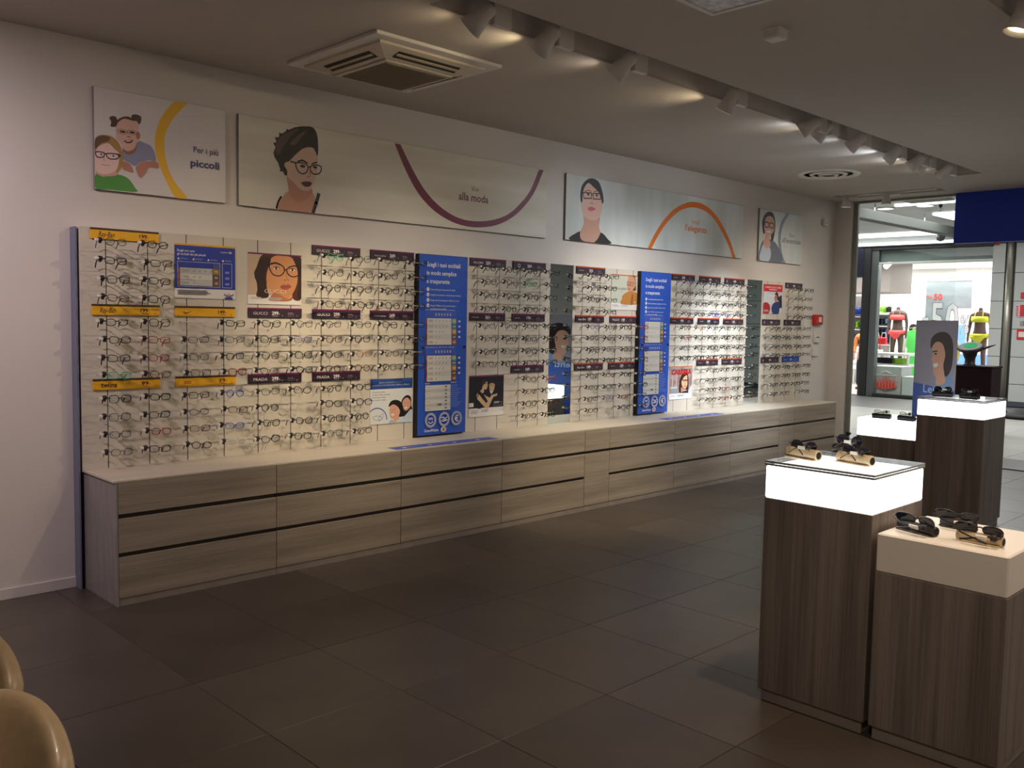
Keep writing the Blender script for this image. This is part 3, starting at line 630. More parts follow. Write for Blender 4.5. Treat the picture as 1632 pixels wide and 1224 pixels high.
ST = [(0.048, Z1, 'y', 'Ray-Ban', '199', '', 'yellow price strip with script logo and 199 at the top left corner', .3, 0),
 (0.050, Z2, 'y', 'Ray-Ban', '199', '', 'yellow price strip with script logo and 199 at the left, middle tier', .3, 0),
 (0.050, Z3, 'y', 'twiins', '99', '', 'yellow price strip reading twiins at the left, lowest tier', 0, .03),
 (0.558, Z2, 'y', 'swoosh', '149', '', 'yellow price strip with black swoosh and 149 below the blue notice', 0, 0),
 (0.560, Z3, 'y', '', '39', '', 'yellow price strip reading 39, right one on the lowest tier', 0, 0),
 (1.063, Z2, 'p', 'GUCCI', '299', '399', 'purple price strip reading 299 under the red-haired woman poster', 0, 0),
 (1.555, Z1, 'p', 'GUCCI', '299', '399', 'purple price strip reading 299 on the top tier, leftmost purple one', 0, 0),
 (1.560, Z2, 'p', 'GUCCI', '299', '399', 'purple 299 price strip, middle tier, second purple one from the left', 0, .02),
 (2.055, Z1, 'p', 'DOLCE & GABBANA', '269', '369', 'purple 269 price strip on the top tier left of the blue board', 0, 0),
 (2.057, Z2, 'p', 'DOLCE & GABBANA', '269', '369', 'purple 269 price strip on the middle tier left of the blue board', 0, 0),
 (1.063, Z3, 'p', 'PRADA', '299', '399', 'dark purple price strip on the lowest tier, left one of two alike', 0, .01),
 (1.561, Z3, 'p', 'PRADA', '299', '399', 'dark purple price strip on the lowest tier, right one of two alike', 0, .01),
 (3.048, Z1, 'p', 'AL/ON', '229', '329', 'purple 229 price strip just right of the first blue board, top tier', 0, 0),
 (3.541, Z1, 'p', 'Q', '269', '369', 'purple price strip with a big Q just left of the first mirror', 0, 0),
 (3.050, Z2, 'p', 'bars', '261', '361', 'purple 261 price strip right of the first blue board, middle tier', 0, 0),
 (3.541, Z2, 'p', 'bars', '199', '299', 'purple 199 price strip left of the first mirror, middle tier', 0, 0),
 (3.541, Z3, 'p', 'bars', '169', '269', 'purple 169 price strip left of the first mirror, lowest tier', 0, 0),
 (4.363, Z1, 'o', 'bars', '229', '329', 'orange-topped dark price strip right of the first mirror, top tier', 0, 0),
 (4.363, Z2, 'o', 'Ray-Ban', '149', '249', 'orange-topped strip with script logo right of the first mirror, middle tier', .3, 0),
 (4.860, Z2, 'o', 'POLICE', '149', '249', 'orange-topped dark price strip left of the second blue board, middle tier', 0, 0),
 (4.363, Z3, 'o', 'Ray-Ban', '149', '249', 'orange-topped strip with script logo right of the first mirror, lowest tier', .3, 0),
 (4.856, Z3, 'o', 'bars', '229', '249', 'orange-topped dark price strip left of the second blue board, lowest tier', 0, 0),
 (5.850, Z1, 'o', 'bars', '199', '249', 'orange-topped strip right beside the second blue board, top tier', 0, 0),
 (6.348, Z1, 'o', 'bars', '199', '249', 'orange-topped strip, top tier, middle of three right of the second board', 0, 0),
 (6.841, Z1, 'o', 'head', '199', '249', 'orange-topped strip left of the second mirror, top tier', 0, 0),
 (5.848, Z2, 'o', 'bars', '199', '249', 'orange-topped strip right beside the second blue board, middle tier', 0, 0),
 (6.346, Z2, 'o', 'bars', '199', '249', 'orange-topped strip, middle tier, middle of three right of the second board', 0, 0),
 (6.843, Z2, 'o', 'bars', '199', '249', 'orange-topped strip left of the second mirror, middle tier', 0, 0),
 (6.347, Z3, 'o', 'bars', '199', '249', 'orange-topped strip right of the woman magazine poster, lowest tier', 0, 0),
 (6.842, Z3, 'o', 'bars', '199', '249', 'orange-topped strip left of the second mirror, lowest tier', 0, 0),
 (8.184, Z1, 'n', 'head', '99', '149', 'plain dark price strip on the top tier at the far right', 0, 0),
 (7.674, Z2, 'n', 'head', '99', '149', 'plain dark strip below the red-headed poster, middle tier', 0, 0),
 (8.182, Z2, 'n', 'head', '99', '149', 'plain dark strip at the far right, middle tier', 0, 0),
 (7.677, Z3, 'n', 'head', '99', '149', 'plain dark strip right of the second mirror, lowest tier', 0, 0),
 (8.174, Z3, 'b', 'bars', '79', '99', 'bright blue price strip at the far right, lowest tier', 0, 0)]
for a_ in ST: strip(*a_)

# ================================================================== TALL BLUE BOARDS
BB = ink(40, 84, 186); BB2 = ink(60, 90, 190); GRW = ink(206, 204, 198); GR1 = ink(172, 172, 168); GR2 = ink(186, 188, 186)
def blue_board(x0, label):
    W_, H_ = 0.505, 1.43
    t = empty('information_board', (x0, 0, ZT+0.012), label, 'notice board', 'tall blue information boards')
    a = MB(); a.cbox(0, W_, -0.046, -0.0005, 0, H_, M_blackr, 0.002); a.build('box_frame', t)
    a = MB(); a.box(0.003, W_-0.003, -0.049, -0.0465, 0.003, H_-0.003, BB); a.build('face', t)
    for xx in (0.045, W_-0.03):
        k = MB(); k.lathe([(0.011, 0), (0.011, 0.008), (0.0, 0.010)], M_blackr, 10, Matrix.Translation((xx, -0.049, 0.70)) @ Matrix.Rotation(PI/2, 4, 'X')); k.build('fixing_stud', t)
    P = Print(W_, H_)
    for s_, z in (('Scegli i tuoi occhiali', 1.335), ('in modo semplice', 1.270), ('e trasparente', 1.205)):
        P.text(s_, 0.078, z, {1.335: .345, 1.27: .305, 1.205: .235}[z], 0.034, WH, 0.012)
    for i, s_ in enumerate(('Controlla gratuitamente la vista', 'Scegli la montatura comprensiva di lenti', 'Scegli qui le prestazioni delle tue lenti', 'Scopri l\'offerta sul secondo paio e')):
        z = 1.150-i*0.042
        P.poly(ell(0.092, z+0.007, 0.014, 0.0155, 14), WH); P.text(str(i+1), 0.092, z, None, 0.014, BB, 0.02, 0, 'c')
        P.text(s_, 0.116, z, (0.255, 0.315, 0.30, 0.265)[i], 0.013, WH, 0.004)
    P.text('i servizi post vendita', 0.116, 1.150-3*0.042-0.026, 0.165, 0.013, WH, 0.004)
    def table(zt, zb, head):
        P.text(head, 0.072, zt+0.008, 0.30, 0.008, WH, 0.004)
        P.line([(0.07, zb), (0.44, zb), (0.44, zt), (0.07, zt)], 0.003, BB2, True)
        P.line([(0.395, zb), (0.395, zt)], 0.002, BB2); P.rect(0.07, zt-0.05, 0.39, zt, BB2)
        for i in range(6): P.poly(ell(0.175+i*0.03, zt-0.025, 0.008, 0.012, 8), GR1)
        h = (zt-0.055-zb)/5
        for i in range(5):
            z1_ = zt-0.055-i*h
            P.rect(0.072, z1_-h, 0.086, z1_, (ink(150, 70, 50), ink(90, 60, 60))[i % 2])
            P.rect(0.086, z1_-h, 0.335, z1_, (GRW, ink(196, 194, 188))[i % 2]); P.rect(0.343, z1_-h, 0.386, z1_-0.001, (ink(150, 160, 140), ink(70, 120, 140), ink(200, 140, 30), ink(90, 84, 80), ink(150, 100, 60))[i])
            P.rect(0.10, z1_-h*0.75, 0.145, z1_-h*0.25, GR1)
            P.text(('199', '149', '99', '69', '49')[i], 0.3645, z1_-h*0.7, 0.03, h*0.35, GRW, 0.01, 0, 'c')
            for k in range(5-i): 
                xx = 0.175+k*0.036; P.line([(xx-0.005, z1_-h*0.5), (xx-0.001, z1_-h*0.68), (xx+0.007, z1_-h*0.3)], 0.0022, BK)
            if i < 4: P.line([(0.395, z1_-h), (0.44, z1_-h)], 0.002, BB2); P.rect(0.408, z1_-h*0.7, 0.43, z1_-h*0.35, GRW)
    table(0.985, 0.72, 'Lenti monofocali per vedere da vicino o da lontano')
    table(0.690, 0.43, 'Lenti progressive per vedere da vicino e da lontano')
    P.text('Servizi', 0.068, 0.410, None, 0.012, WH, 0.01); P.text('Garanzie', 0.33, 0.412, None, 0.012, WH, 0.01)
    P.rect(0.068, 0.195, 0.33, 0.400, GRW)
    for i in range(7):
        z = 0.385-i*0.0285
        if i % 2: P.rect(0.068, z-0.016, 0.33, z+0.012, GR2)
        P.rect(0.078, z-0.004, 0.118, z+0.003, GR1); P.rect(0.27, z-0.005, 0.292, z+0.005, ink(90, 90, 92))
    for k in range(3): P.ring(0.19+k*0.018, 0.243, 0.008, 0.009, 0.002 if k < 1 else 0.007, BK, n=14)
    for i in range(12): P.rect(0.335, 0.392-i*0.0155, 0.335+random.uniform(0.06, 0.115), 0.395-i*0.0155, ink(150, 170, 215))
    for k in range(3):
        cx = (0.125, 0.265, 0.395)[k]; P.ring(cx, 0.122, 0.058, 0.060, 0.014, ink(158, 168, 180), n=28); P.ring(cx, 0.122, 0.043, 0.045, 0.003, WH, n=28)
        if k == 0: P.text('100%', cx, 0.125, 0.045, 0.018, WH, 0.02, 0, 'c'); P.ring(cx, 0.125, 0.028, 0.030, 0.006, WH, PI*1.15, PI*1.85, 12)
        elif k == 1:
            P.line([(cx-0.032, 0.135), (cx-0.012, 0.140), (cx+0.006, 0.128), (cx+0.030, 0.138)], 0.007, WH); P.line([(cx-0.032, 0.112), (cx-0.010, 0.106), (cx+0.012, 0.110), (cx+0.030, 0.116)], 0.007, WH); P.line([(cx-0.016, 0.124), (cx+0.004, 0.116), (cx+0.018, 0.122)], 0.006, WH)
        else: P.text('€', cx, 0.097, None, 0.050, WH, 0.015, 0, 'c')
    P.text('GrandVision', 0.060, 0.030, 0.145, 0.022, WH, 0.01); P.poly(ell(0.258, 0.040, 0.032, 0.024, 20), ink(160, 170, 190)); P.poly(ell(0.258, 0.040, 0.020, 0.020, 16), ink(205, 190, 200)); P.poly(ell(0.258, 0.040, 0.010, 0.013, 12), ink(190, 60, 60))
    P.build('print', t, (0, -0.0491, 0)); return t
blue_board(2.484, 'tall blue information board with eyewear tables, left one of two')
blue_board(5.278, 'tall blue information board with eyewear tables, right one of two')
# blue strips lying on the worktop
for (x0, x1, y0, y1, lb) in ((1.98, 2.98, -0.455, -0.345, 'blue printed strip lying on the worktop below the first blue board'), (5.24, 6.22, -0.455, -0.345, 'blue printed strip lying on the worktop below the second blue board')):
    mb = MB(); mb.box(x0, x1, y0, y1, ZT+0.0004, ZT+0.002, ink(44, 74, 168)); t = mb.build('counter_mat'); tag(t, lb, 'mat', 'blue strips on the worktop')
    p = MB()
    for k in range(4):
        xx = x0+0.08+k*0.24
        p.box(xx, xx+0.035, y0+0.03, y0+0.055, ZT+0.0021, ZT+0.0023, WH); p.box(xx+0.045, xx+0.19, y0+0.034, y0+0.046, ZT+0.0021, ZT+0.0023, ink(120, 140, 205))
    tag(p.build('lettering', t), kind='stuff')

# ================================================================== MIRRORS
for (x0, x1, lb) in ((4.022, 4.328, 'tall narrow mirror strip, left one of two, showing a reflected poster'), (7.332, 7.653, 'tall narrow mirror strip, right one of two, near the entrance')):
    t = empty('mirror', (x0, 0, ZT), lb, 'mirror', 'tall mirror strips'); w_ = x1-x0
    a = MB(); a.box(0.001, w_-0.001, 0.006, WALL-0.003, 0.001, PT-ZT, M_blackr); a.build('backing', t)
    a = MB(); a.box(0.0005, w_-0.0005, 0.001, 0.0055, 0.002, PT-ZT-0.001, M_mirror); a.build('mirror_glass', t)

# ================================================================== POSTERS
def sheet(x0, x1, z0, z1, yf, name, label, cat, group, thick=0.006, back=None, m=None):
    t = empty(name, (x0, 0, z0), label, cat, group); W_, H_ = x1-x0, z1-z0
    a = MB(); a.cbox(0, W_, yf, yf+thick, 0, H_, m or WH, 0.0008); a.build('board', t); return t, W_, H_
SK = ink(216, 164, 140); SKD = ink(176, 118, 92); SKL = ink(232, 190, 168); HR = ink(38, 26, 24); LIP = ink(160, 74, 68); EYE = ink(34, 26, 26); BROW = ink(90, 62, 48)
def seye(P, x, z, s, m=EYE):
    P.poly(ell(x, z, s, s*0.45, 10), ink(225, 215, 210)); P.poly(ell(x, z, s*0.42, s*0.45, 10), m); P.line([(x-s*1.1, z+s*0.25), (x, z+s*0.6), (x+s*1.1, z+s*0.3)], s*0.25, EYE)
# -- blue children's notice
t, W_, H_ = sheet(0.557, 0.970, 1.768, 2.115, -0.006, 'notice_poster', 'blue notice with a small price table at the upper left of the wall', 'poster', 'posters on the display wall')
P = Print(W_, H_); P.rect(0, 0, W_, H_, WH); P.rect(0, 0.062, W_, H_-0.012, ink(30, 56, 158)); P.rect(0, H_-0.012, W_, H_, ink(226, 170, 40))
P.text('Scegli con cura', 0.018, H_-0.052, 0.115, 0.014, WH, 0.012); P.text('gli occhiali dei più piccoli', 0.018, H_-0.074, 0.19, 0.014, WH, 0.012); P.text('GrandVision', 0.31, H_-0.046, 0.05, 0.009, WH, .01); P.poly(ell(0.378, H_-0.042, 0.012, 0.008, 12), GR1)
for k in range(4): P.poly(ell(0.026+k*0.10, H_-0.098, 0.006, 0.0065, 8), WH); P.bars(0.036+k*0.10, H_-0.092, 0.055, 2, 0.003, ink(120, 140, 210))
P.line([(0.02, 0.075), (0.305, 0.075), (0.305, H_-0.115), (0.02, H_-0.115)], 0.002, WH, True); P.line([(0.322, 0.075), (0.388, 0.075), (0.388, H_-0.115), (0.322, H_-0.115)], 0.002, WH, True)
for i in range(3):
    z = 0.157-i*0.038; P.rect(0.036, z, 0.252, z+0.037, (GR2, GRW, ink(190, 190, 190))[i]); P.rect(0.255, z, 0.300, z+0.037, (ink(150, 120, 30), ink(90, 78, 70), ink(120, 84, 60))[i]); P.text(('99', '60', '49')[i], 0.278, z+0.012, None, 0.014, GRW, .02, 0, 'c')
    P.ring(0.055, z+0.018, 0.012, 0.008, 0.002, BK, n=12); P.ring(0.082, z+0.018, 0.012, 0.008, 0.002, BK, n=12); P.rect(0.022, z, 0.034, z+0.037, ink(150, 80, 60))
    for k in range(4-i-(i > 0)): P.line([(0.122+k*0.038, z+0.018), (0.127+k*0.038, z+0.012), (0.135+k*0.038, z+0.026)], 0.002, BK)
    P.rect(0.34, z+0.010, 0.37, z+0.024, ink(120, 140, 210))
P.rect(0.255, 0.195, 0.300, 0.225, ink(70, 84, 150)); P.bars(0.018, 0.052, 0.24, 4, 0.004, ink(110, 108, 110)); P.poly(ell(0.365, 0.026, 0.012, 0.012, 10), ink(210, 150, 60))
for k in range(7): P.poly(ell(0.335+k*0.010, 0.014+0.016*abs(3-k)/3, 0.004, 0.006, 8), ink(30, 70, 180))
P.rect(0.338, 0.002, 0.392, 0.012, ink(30, 56, 158)); P.build('print', t, (0, -0.0062, 0))
# -- woman with black round glasses
t, W_, H_ = sheet(1.061, 1.470, 1.742, 2.088, -0.006, 'portrait_poster', 'portrait poster of a long-haired woman in large round black glasses', 'poster', 'posters on the display wall')
P = Print(W_, H_, (1.061, 1.742), -0.006, (380, 370, 5.829)); c = P.c
P.rect(0, 0, W_, H_, WH); P.rect(0, 0.062, W_, H_-0.010, ink(198, 172, 146))
HB = ink(84, 40, 22); HB2 = ink(48, 26, 20)
P.poly(spl(c([(215, 215), (330, 190), (560, 225), (590, 330), (590, 610), (500, 610), (520, 420), (470, 300), (400, 240), (330, 260), (270, 360), (262, 480), (240, 600), (165, 590), (190, 480), (145, 390), (170, 320)])), HB)
P.poly(spl(c([(330, 225), (430, 215), (520, 260), (548, 360), (545, 470), (510, 560), (455, 620), (370, 615), (300, 560), (262, 470), (265, 350), (285, 275)])), ink(206, 142, 96))
P.poly(spl(c([(290, 610), (350, 560), (450, 620), (500, 590), (480, 640), (300, 640)])), ink(180, 110, 70))
P.poly(spl(c([(500, 225), (580, 240), (590, 400), (585, 600), (545, 600), (560, 470), (545, 350), (520, 280)])), HB2)
P.poly(spl(c([(215, 240), (300, 250), (262, 380), (262, 500), (280, 600), (190, 600), (170, 470), (150, 390)])), HB2)
P.poly(spl(c([(388, 505), (420, 485), (440, 492), (462, 482), (490, 508), (440, 540), (405, 530)])), ink(176, 84, 66)); P.line(c([(390, 508), (440, 508), (488, 508)]), 0.003, ink(90, 30, 28))
P.line(c([(440, 360), (448, 420), (455, 440), (430, 448)]), 0.003, ink(170, 104, 70)); P.poly(ell(*c([(430, 445)])[0], 0.006, 0.003, 8), ink(110, 50, 36)); P.poly(ell(*c([(462, 445)])[0], 0.005, 0.003, 8), ink(110, 50, 36))
for (ex, ey) in ((350, 338), (500, 352)): seye(P, *c([(ex, ey)])[0], 0.020)
P.line(c([(300, 300), (345, 290), (400, 310)]), 0.005, ink(100, 56, 36)); P.line(c([(465, 325), (510, 310), (550, 325)]), 0.005, ink(100, 56, 36))
P.line(spl(c([(290, 300), (350, 285), (415, 320), (425, 365), (385, 405), (325, 395), (295, 350)])), 0.007, BK, True); P.line(spl(c([(450, 345), (510, 315), (570, 335), (560, 395), (510, 415), (465, 395)])), 0.007, BK, True); P.line(c([(420, 345), (452, 352)]), 0.006, BK)
P.text('GUCCI', 0.122, 0.078, 0.165, 0.026, ink(225, 200, 180), 0); P.rect(0, H_-0.010, W_, H_, PTOP); P.bars(0.022, 0.048, 0.09, 2, 0.004, GR1); P.bars(0.15, 0.048, 0.12, 4, 0.003, GR2); P.build('print', t, (0, -0.0062, 0))
# -- couple, contact lenses
t, W_, H_ = sheet(2.064, 2.466, 0.852, 1.198, -0.006, 'couple_poster', 'poster of a smiling couple with contact lens drawing and blue heading', 'poster', 'posters on the display wall')
P = Print(W_, H_, (2.064, 0.852), -0.006, (380, 560, 5.44)); c = P.c
P.rect(0, 0, W_, H_, ink(216, 220, 222)); P.rect(0, H_-0.078, W_, H_, ink(42, 82, 160)); P.text('ZERO DI GRADAZIONE? TI OFFRIAMO', 0.08, H_-0.034, 0.22, 0.010, GRW, .004); P.text('IN DONO LA TUA PROVA PER VEDERE AL MEGLIO', 0.02, H_-0.054, 0.35, 0.010, GRW, .004)
for i, s_ in enumerate(('Giornata di ottica', 'un paio di lenti a contatto', 'da indossare subito', 'per vederti al meglio.')): P.text(s_, 0.018, H_-0.105-i*0.020, (0.12, 0.165, 0.125, 0.13)[i], 0.011, ink(80, 80, 86), .004)
P.ring(0.062, 0.030, 0.098, 0.098, 0.008, ink(58, 92, 176), 0, PI, 30)
P.line(spl(c([(1165, 575), (1200, 560), (1240, 570), (1235, 590), (1190, 598)])), 0.0025, ink(60, 80, 150), True); P.line(spl(c([(1215, 580), (1250, 540), (1255, 565), (1225, 605)])), 0.0025, ink(60, 80, 150), True)
P.poly(spl(c([(1430, 400), (1465, 378), (1495, 400), (1498, 470), (1508, 500), (1470, 560), (1420, 560), (1410, 450)])), HR); P.poly(spl(c([(1425, 430), (1460, 400), (1490, 430), (1488, 480), (1450, 515), (1422, 480)])), SK)
P.poly(spl(c([(1300, 480), (1320, 435), (1365, 420), (1410, 440), (1430, 500), (1425, 560), (1380, 560), (1370, 480), (1330, 470)])), ink(28, 22, 22))
P.poly(spl(c([(1310, 490), (1340, 460), (1380, 480), (1400, 520), (1390, 570), (1420, 620), (1340, 622), (1345, 590), (1315, 570)])), SK); P.poly(spl(c([(1370, 600), (1440, 560), (1500, 500), (1512, 620), (1390, 625)])), ink(190, 206, 220)); P.poly(spl(c([(1300, 622), (1330, 590), (1345, 622)])), ink(150, 180, 210))
P.poly(spl(c([(1322, 545), (1345, 540), (1348, 552), (1330, 558)])), WH); P.poly(spl(c([(1435, 488), (1460, 480), (1462, 490), (1445, 498)])), WH)
for e in ((1330, 508), (1355, 502), (1438, 448), (1466, 445)): P.poly(ell(*c([e])[0], 0.004, 0.003, 8), EYE)
P.build('print', t, (0, -0.0062, 0))
# -- dark fashion pair
t, W_, H_ = sheet(3.059, 3.458, 0.846, 1.192, -0.006, 'pair_poster', 'dark poster of two figures in glasses, one holding out a hand', 'poster', 'posters on the display wall')
P = Print(W_, H_, (3.059, 0.846), -0.006, (650, 540, 6.8)); c = P.c
P.rect(0, 0, W_, H_, WH); P.rect(0, 0.072, W_, H_-0.012, ink(24, 20, 34)); P.rect(0, H_-0.012, W_, H_, PTOP)
S2_ = ink(206, 172, 132)
P.poly(spl(c([(810, 470), (835, 445), (855, 455), (865, 500), (850, 548), (825, 550), (825, 575), (800, 600), (760, 650), (745, 610), (775, 570), (805, 540)])), S2_); P.poly(spl(c([(805, 470), (830, 442), (855, 452), (850, 470), (820, 500), (806, 520)])), ink(60, 44, 34))
P.poly(spl(c([(770, 570), (800, 585), (815, 620), (820, 700), (800, 750), (745, 750), (745, 660)])), ink(14, 12, 18))
P.poly(c([(750, 650), (770, 600), (800, 640), (850, 700), (905, 610), (970, 590), (965, 615), (925, 630), (870, 755), (845, 755)]), S2_)
P.poly(spl(c([(885, 480), (915, 462), (940, 480), (935, 540), (920, 570), (890, 565), (882, 520)])), ink(196, 160, 124)); P.poly(spl(c([(882, 495), (900, 462), (935, 465), (940, 490), (910, 478)])), ink(50, 36, 28)); P.poly(c([(885, 565), (925, 565), (905, 600)]), GRW)
P.poly(c([(820, 600), (870, 680), (890, 640), (850, 620)]), S2_)
P.line(c([(835, 485), (862, 487)]), 0.003, BK); P.line(c([(893, 500), (935, 503)]), 0.003, BK)
P.line(c([(932, 688), (1015, 680), (1015, 715), (932, 722)]), 0.002, GR2, True); P.bars(0.29, 0.120, 0.07, 2, 0.005, GR2); P.rect(0.002, 0.085, 0.052, 0.118, WH); P.poly(ell(0.022, 0.105, 0.004, 0.004, 8), BK)
P.bars(0.02, 0.055, 0.09, 4, 0.004, GR1); P.bars(0.14, 0.058, 0.10, 4, 0.003, GR2); P.build('print', t, (0, -0.0062, 0))
# -- woman in ochre coat
t, W_, H_ = sheet(4.876, 5.281, 1.776, 2.120, -0.006, 'coat_poster', 'pale poster of a woman in an ochre coat and round glasses', 'poster', 'posters on the display wall')
P = Print(W_, H_, (4.876, 1.776), -0.006, (860, 400, 6.8)); c = P.c
P.rect(0, 0, W_, H_, WH); P.rect(0, 0.068, W_, H_-0.010, ink(196, 200, 184)); P.rect(0, H_-0.010, W_, H_, OTOP)
P.poly(spl(c([(960, 290), (1000, 265), (1035, 280), (1042, 400), (1040, 430), (1000, 420), (1000, 330)])), ink(110, 64, 36))
P.poly(spl(c([(950, 340), (965, 285), (1000, 272), (1030, 300), (1035, 380), (1010, 420), (1015, 450), (970, 470), (965, 440), (950, 410)])), ink(206, 150, 116))
P.poly(spl(c([(900, 480), (960, 440), (1020, 440), (1060, 470), (1068, 575), (885, 575), (890, 520)])), ink(190, 128, 60)); P.poly(spl(c([(1000, 470), (1015, 480), (1005, 575), (985, 575)])), ink(150, 90, 50))
P.poly(ell(*c([(970, 412)])[0], 0.016, 0.006, 10), ink(160, 80, 70)); P.line(spl(c([(948, 335), (975, 338), (972, 372), (950, 365)])), 0.004, BK, True); P.line(spl(c([(982, 340), (1012, 345), (1010, 375), (985, 375)])), 0.004, BK, True); P.line(c([(1010, 350), (1038, 345)]), 0.003, BK)
P.poly(ell(*c([(960, 352)])[0], 0.006, 0.004, 8), EYE); P.poly(ell(*c([(995, 356)])[0], 0.006, 0.004, 8), EYE)
P.text('N LUERES', 0.09, 0.196, 0.145, 0.022, ink(120, 128, 118), 0); P.rect(0.13, 0.180, 0.18, 0.184, GR1); P.bars(0.02, 0.050, 0.10, 2, 0.005, GR1); P.bars(0.15, 0.050, 0.13, 3, 0.003, GR2); P.poly(ell(0.365, 0.078, 0.010, 0.010, 10), GRW); P.build('print', t, (0, -0.0062, 0))
# -- red lettering magazine poster
t, W_, H_ = sheet(5.864, 6.276, 0.852, 1.202, -0.006, 'magazine_poster', 'street portrait poster with big red lettering and a dark-haired person', 'poster', 'posters on the display wall')
P = Print(W_, H_, (5.864, 0.852), -0.006, (1060, 580, 18.83)); c = P.c
P.rect(0, 0, W_, H_, ink(230, 234, 240)); P.rect(0, 0.062, W_, H_-0.010, ink(176, 152, 146)); P.rect(0, H_-0.010, W_, H_, ink(224, 130, 70))
for k in range(16): P.rect(0.02+k*0.024, 0.10+0.09*random.random(), 0.036+k*0.024, 0.19+0.10*random.random(), (ink(130, 104, 100), ink(196, 176, 172), ink(150, 120, 120))[k % 3])
P.rect(0.02, 0.07, 0.15, 0.135, ink(150, 156, 162)); P.rect(0.02, 0.115, 0.14, 0.135, ink(196, 202, 206)); P.poly(c([(690, 800), (800, 600), (800, 860), (690, 860)]), ink(206, 212, 224))
P.poly(spl(c([(520, 280), (600, 240), (670, 300), (700, 420), (700, 620), (690, 760), (640, 780), (480, 860), (420, 850), (410, 700), (430, 520), (460, 400)])), ink(52, 26, 26)); P.poly(spl(c([(560, 400), (650, 340), (665, 480), (660, 640), (600, 745), (540, 720), (495, 620), (490, 520), (530, 450)])), ink(226, 182, 142))
P.poly(spl(c([(480, 700), (560, 760), (620, 770), (600, 860), (480, 860)])), ink(200, 140, 108)); P.poly(c([(520, 830), (690, 770), (690, 870), (480, 870)]), ink(40, 40, 50)); P.rect(*c([(540, 808)])[0], *c([(638, 775)])[0], GRW)
P.line(c([(520, 480), (545, 515), (590, 505), (600, 480), (612, 500), (650, 510), (665, 480)]), 0.006, BK); P.line(c([(515, 478), (668, 478)]), 0.006, BK); P.poly(ell(*c([(592, 668)])[0], 0.018, 0.007, 10), ink(168, 90, 76)); P.line(c([(598, 520), (605, 610), (580, 618)]), 0.003, SKD)
P.text('CARRERA', 0.028, H_-0.085, 0.365, 0.048, ink(206, 42, 40), 0.05); P.bars(0.03, 0.040, 0.09, 1, 0.004, GR2); P.bars(0.15, 0.045, 0.14, 3, 0.003, GR2); P.build('print', t, (0, -0.0062, 0))
# -- red headed poster at the right
t, W_, H_ = sheet(7.682, 8.117, 1.786, 2.134, -0.006, 'promotion_poster', 'poster with red heading and a person in blue with folded arms', 'poster', 'posters on the display wall')
P = Print(W_, H_, (7.682, 1.786), -0.006, (1180, 430, 5.322)); c = P.c
P.rect(0, 0, W_, H_, ink(206, 212, 226)); P.rect(0, H_-0.085, W_, H_, ink(204, 36, 44)); P.text('3.000+24.9.1000', 0.03, H_-0.045, 0.37, 0.022, GRW, .03); P.bars(0.12, H_-0.056, 0.2, 1, 0.010, GRW)
for k in range(7): P.rect(0.02+k*0.04, 0.10+0.004*k, 0.044+k*0.04, 0.25-0.006*k, ink(232, 236, 244))
P.poly(ell(0.06, 0.06, 0.10, 0.075, 20), ink(176, 30, 44)); P.poly(c([(322, 230), (350, 215), (352, 330), (325, 330)]), ink(40, 30, 50))
P.poly(spl(c([(270, 300), (285, 280), (320, 270), (330, 300), (322, 372), (275, 372), (262, 330)])), ink(36, 60, 120)); P.poly(spl(c([(288, 240), (300, 205), (312, 225), (310, 260), (297, 275), (290, 262)])), ink(190, 130, 100)); P.poly(spl(c([(292, 210), (305, 188), (320, 205), (322, 260), (312, 255), (310, 220)])), ink(60, 36, 30)); P.line(c([(288, 232), (308, 234)]), 0.006, BK)
P.poly(c([(330, 330), (345, 320), (350, 345), (335, 370)]), ink(220, 220, 230)); P.rect(0, 0, 0.12, 0.035, ink(190, 30, 44)); P.bars(0.02, 0.045, 0.12, 2, 0.006, GRW); P.build('print', t, (0, -0.0062, 0))

# ================================================================== LARGE CANVASES ABOVE
def canvas(x0, x1, z0, z1, label, bgm):
    t = empty('wall_canvas', (x0, 0, z0), label, 'picture', 'large canvases above the display wall')
    a = MB(); a.cbox(0, x1-x0, 0.067, WALL-0.001, 0, z1-z0, mat('canvas_edge', (0.22, 0.20, 0.18), 0.6, noise=0.05), 0.002); a.build('stretcher_frame', t)
    b = MB(); b.box(0.002, x1-x0-0.002, 0.065, 0.0672, 0.002, z1-z0-0.002, bgm); b.build('canvas_sheet', t); return t, x1-x0, z1-z0
def bgmat(name, c1, c2, st, sc=1.2): return mat(name, c1, 0.55, noise=0.3, scale=sc, stretch=st, dark=c2)
B1 = bgmat('canvas_print_warm', (0.76, 0.73, 0.72), (0.68, 0.64, 0.63), (1, 1, 1))
B2 = bgmat('canvas_print_bands', (0.77, 0.75, 0.68), (0.63, 0.59, 0.49), (0.5, 1, 5.5))
B3 = bgmat('canvas_print_cool', (0.74, 0.78, 0.79), (0.58, 0.62, 0.58), (3.5, 1, 0.6))
t, W_, H_ = canvas(0.104, 0.942, 2.403, 3.010, 'canvas of two children in glasses with a yellow arc', B1)
P = Print(W_, H_, (0.104, 2.403), 0.039, (140, 120, 5.5625)); c = P.c; Yel = ink(232, 180, 30)
ya = c([(782, 225), (900, 243), (800, 345), (735, 440), (700, 530), (694, 620), (705, 720), (740, 850), (800, 960), (895, 1085), (795, 1080), (720, 960), (655, 810), (618, 690), (608, 590), (620, 490), (660, 380), (720, 290)])
P.poly([ya[0]]+osp(ya[1:12])+osp(ya[12:]), Yel)
G_SK = ink(222, 182, 166); G_HR = ink(84, 62, 52)
P.poly(spl(c([(320, 660), (440, 580), (520, 595), (590, 640), (620, 755), (555, 750), (480, 770), (430, 800), (380, 770), (330, 740)])), ink(140, 144, 176))
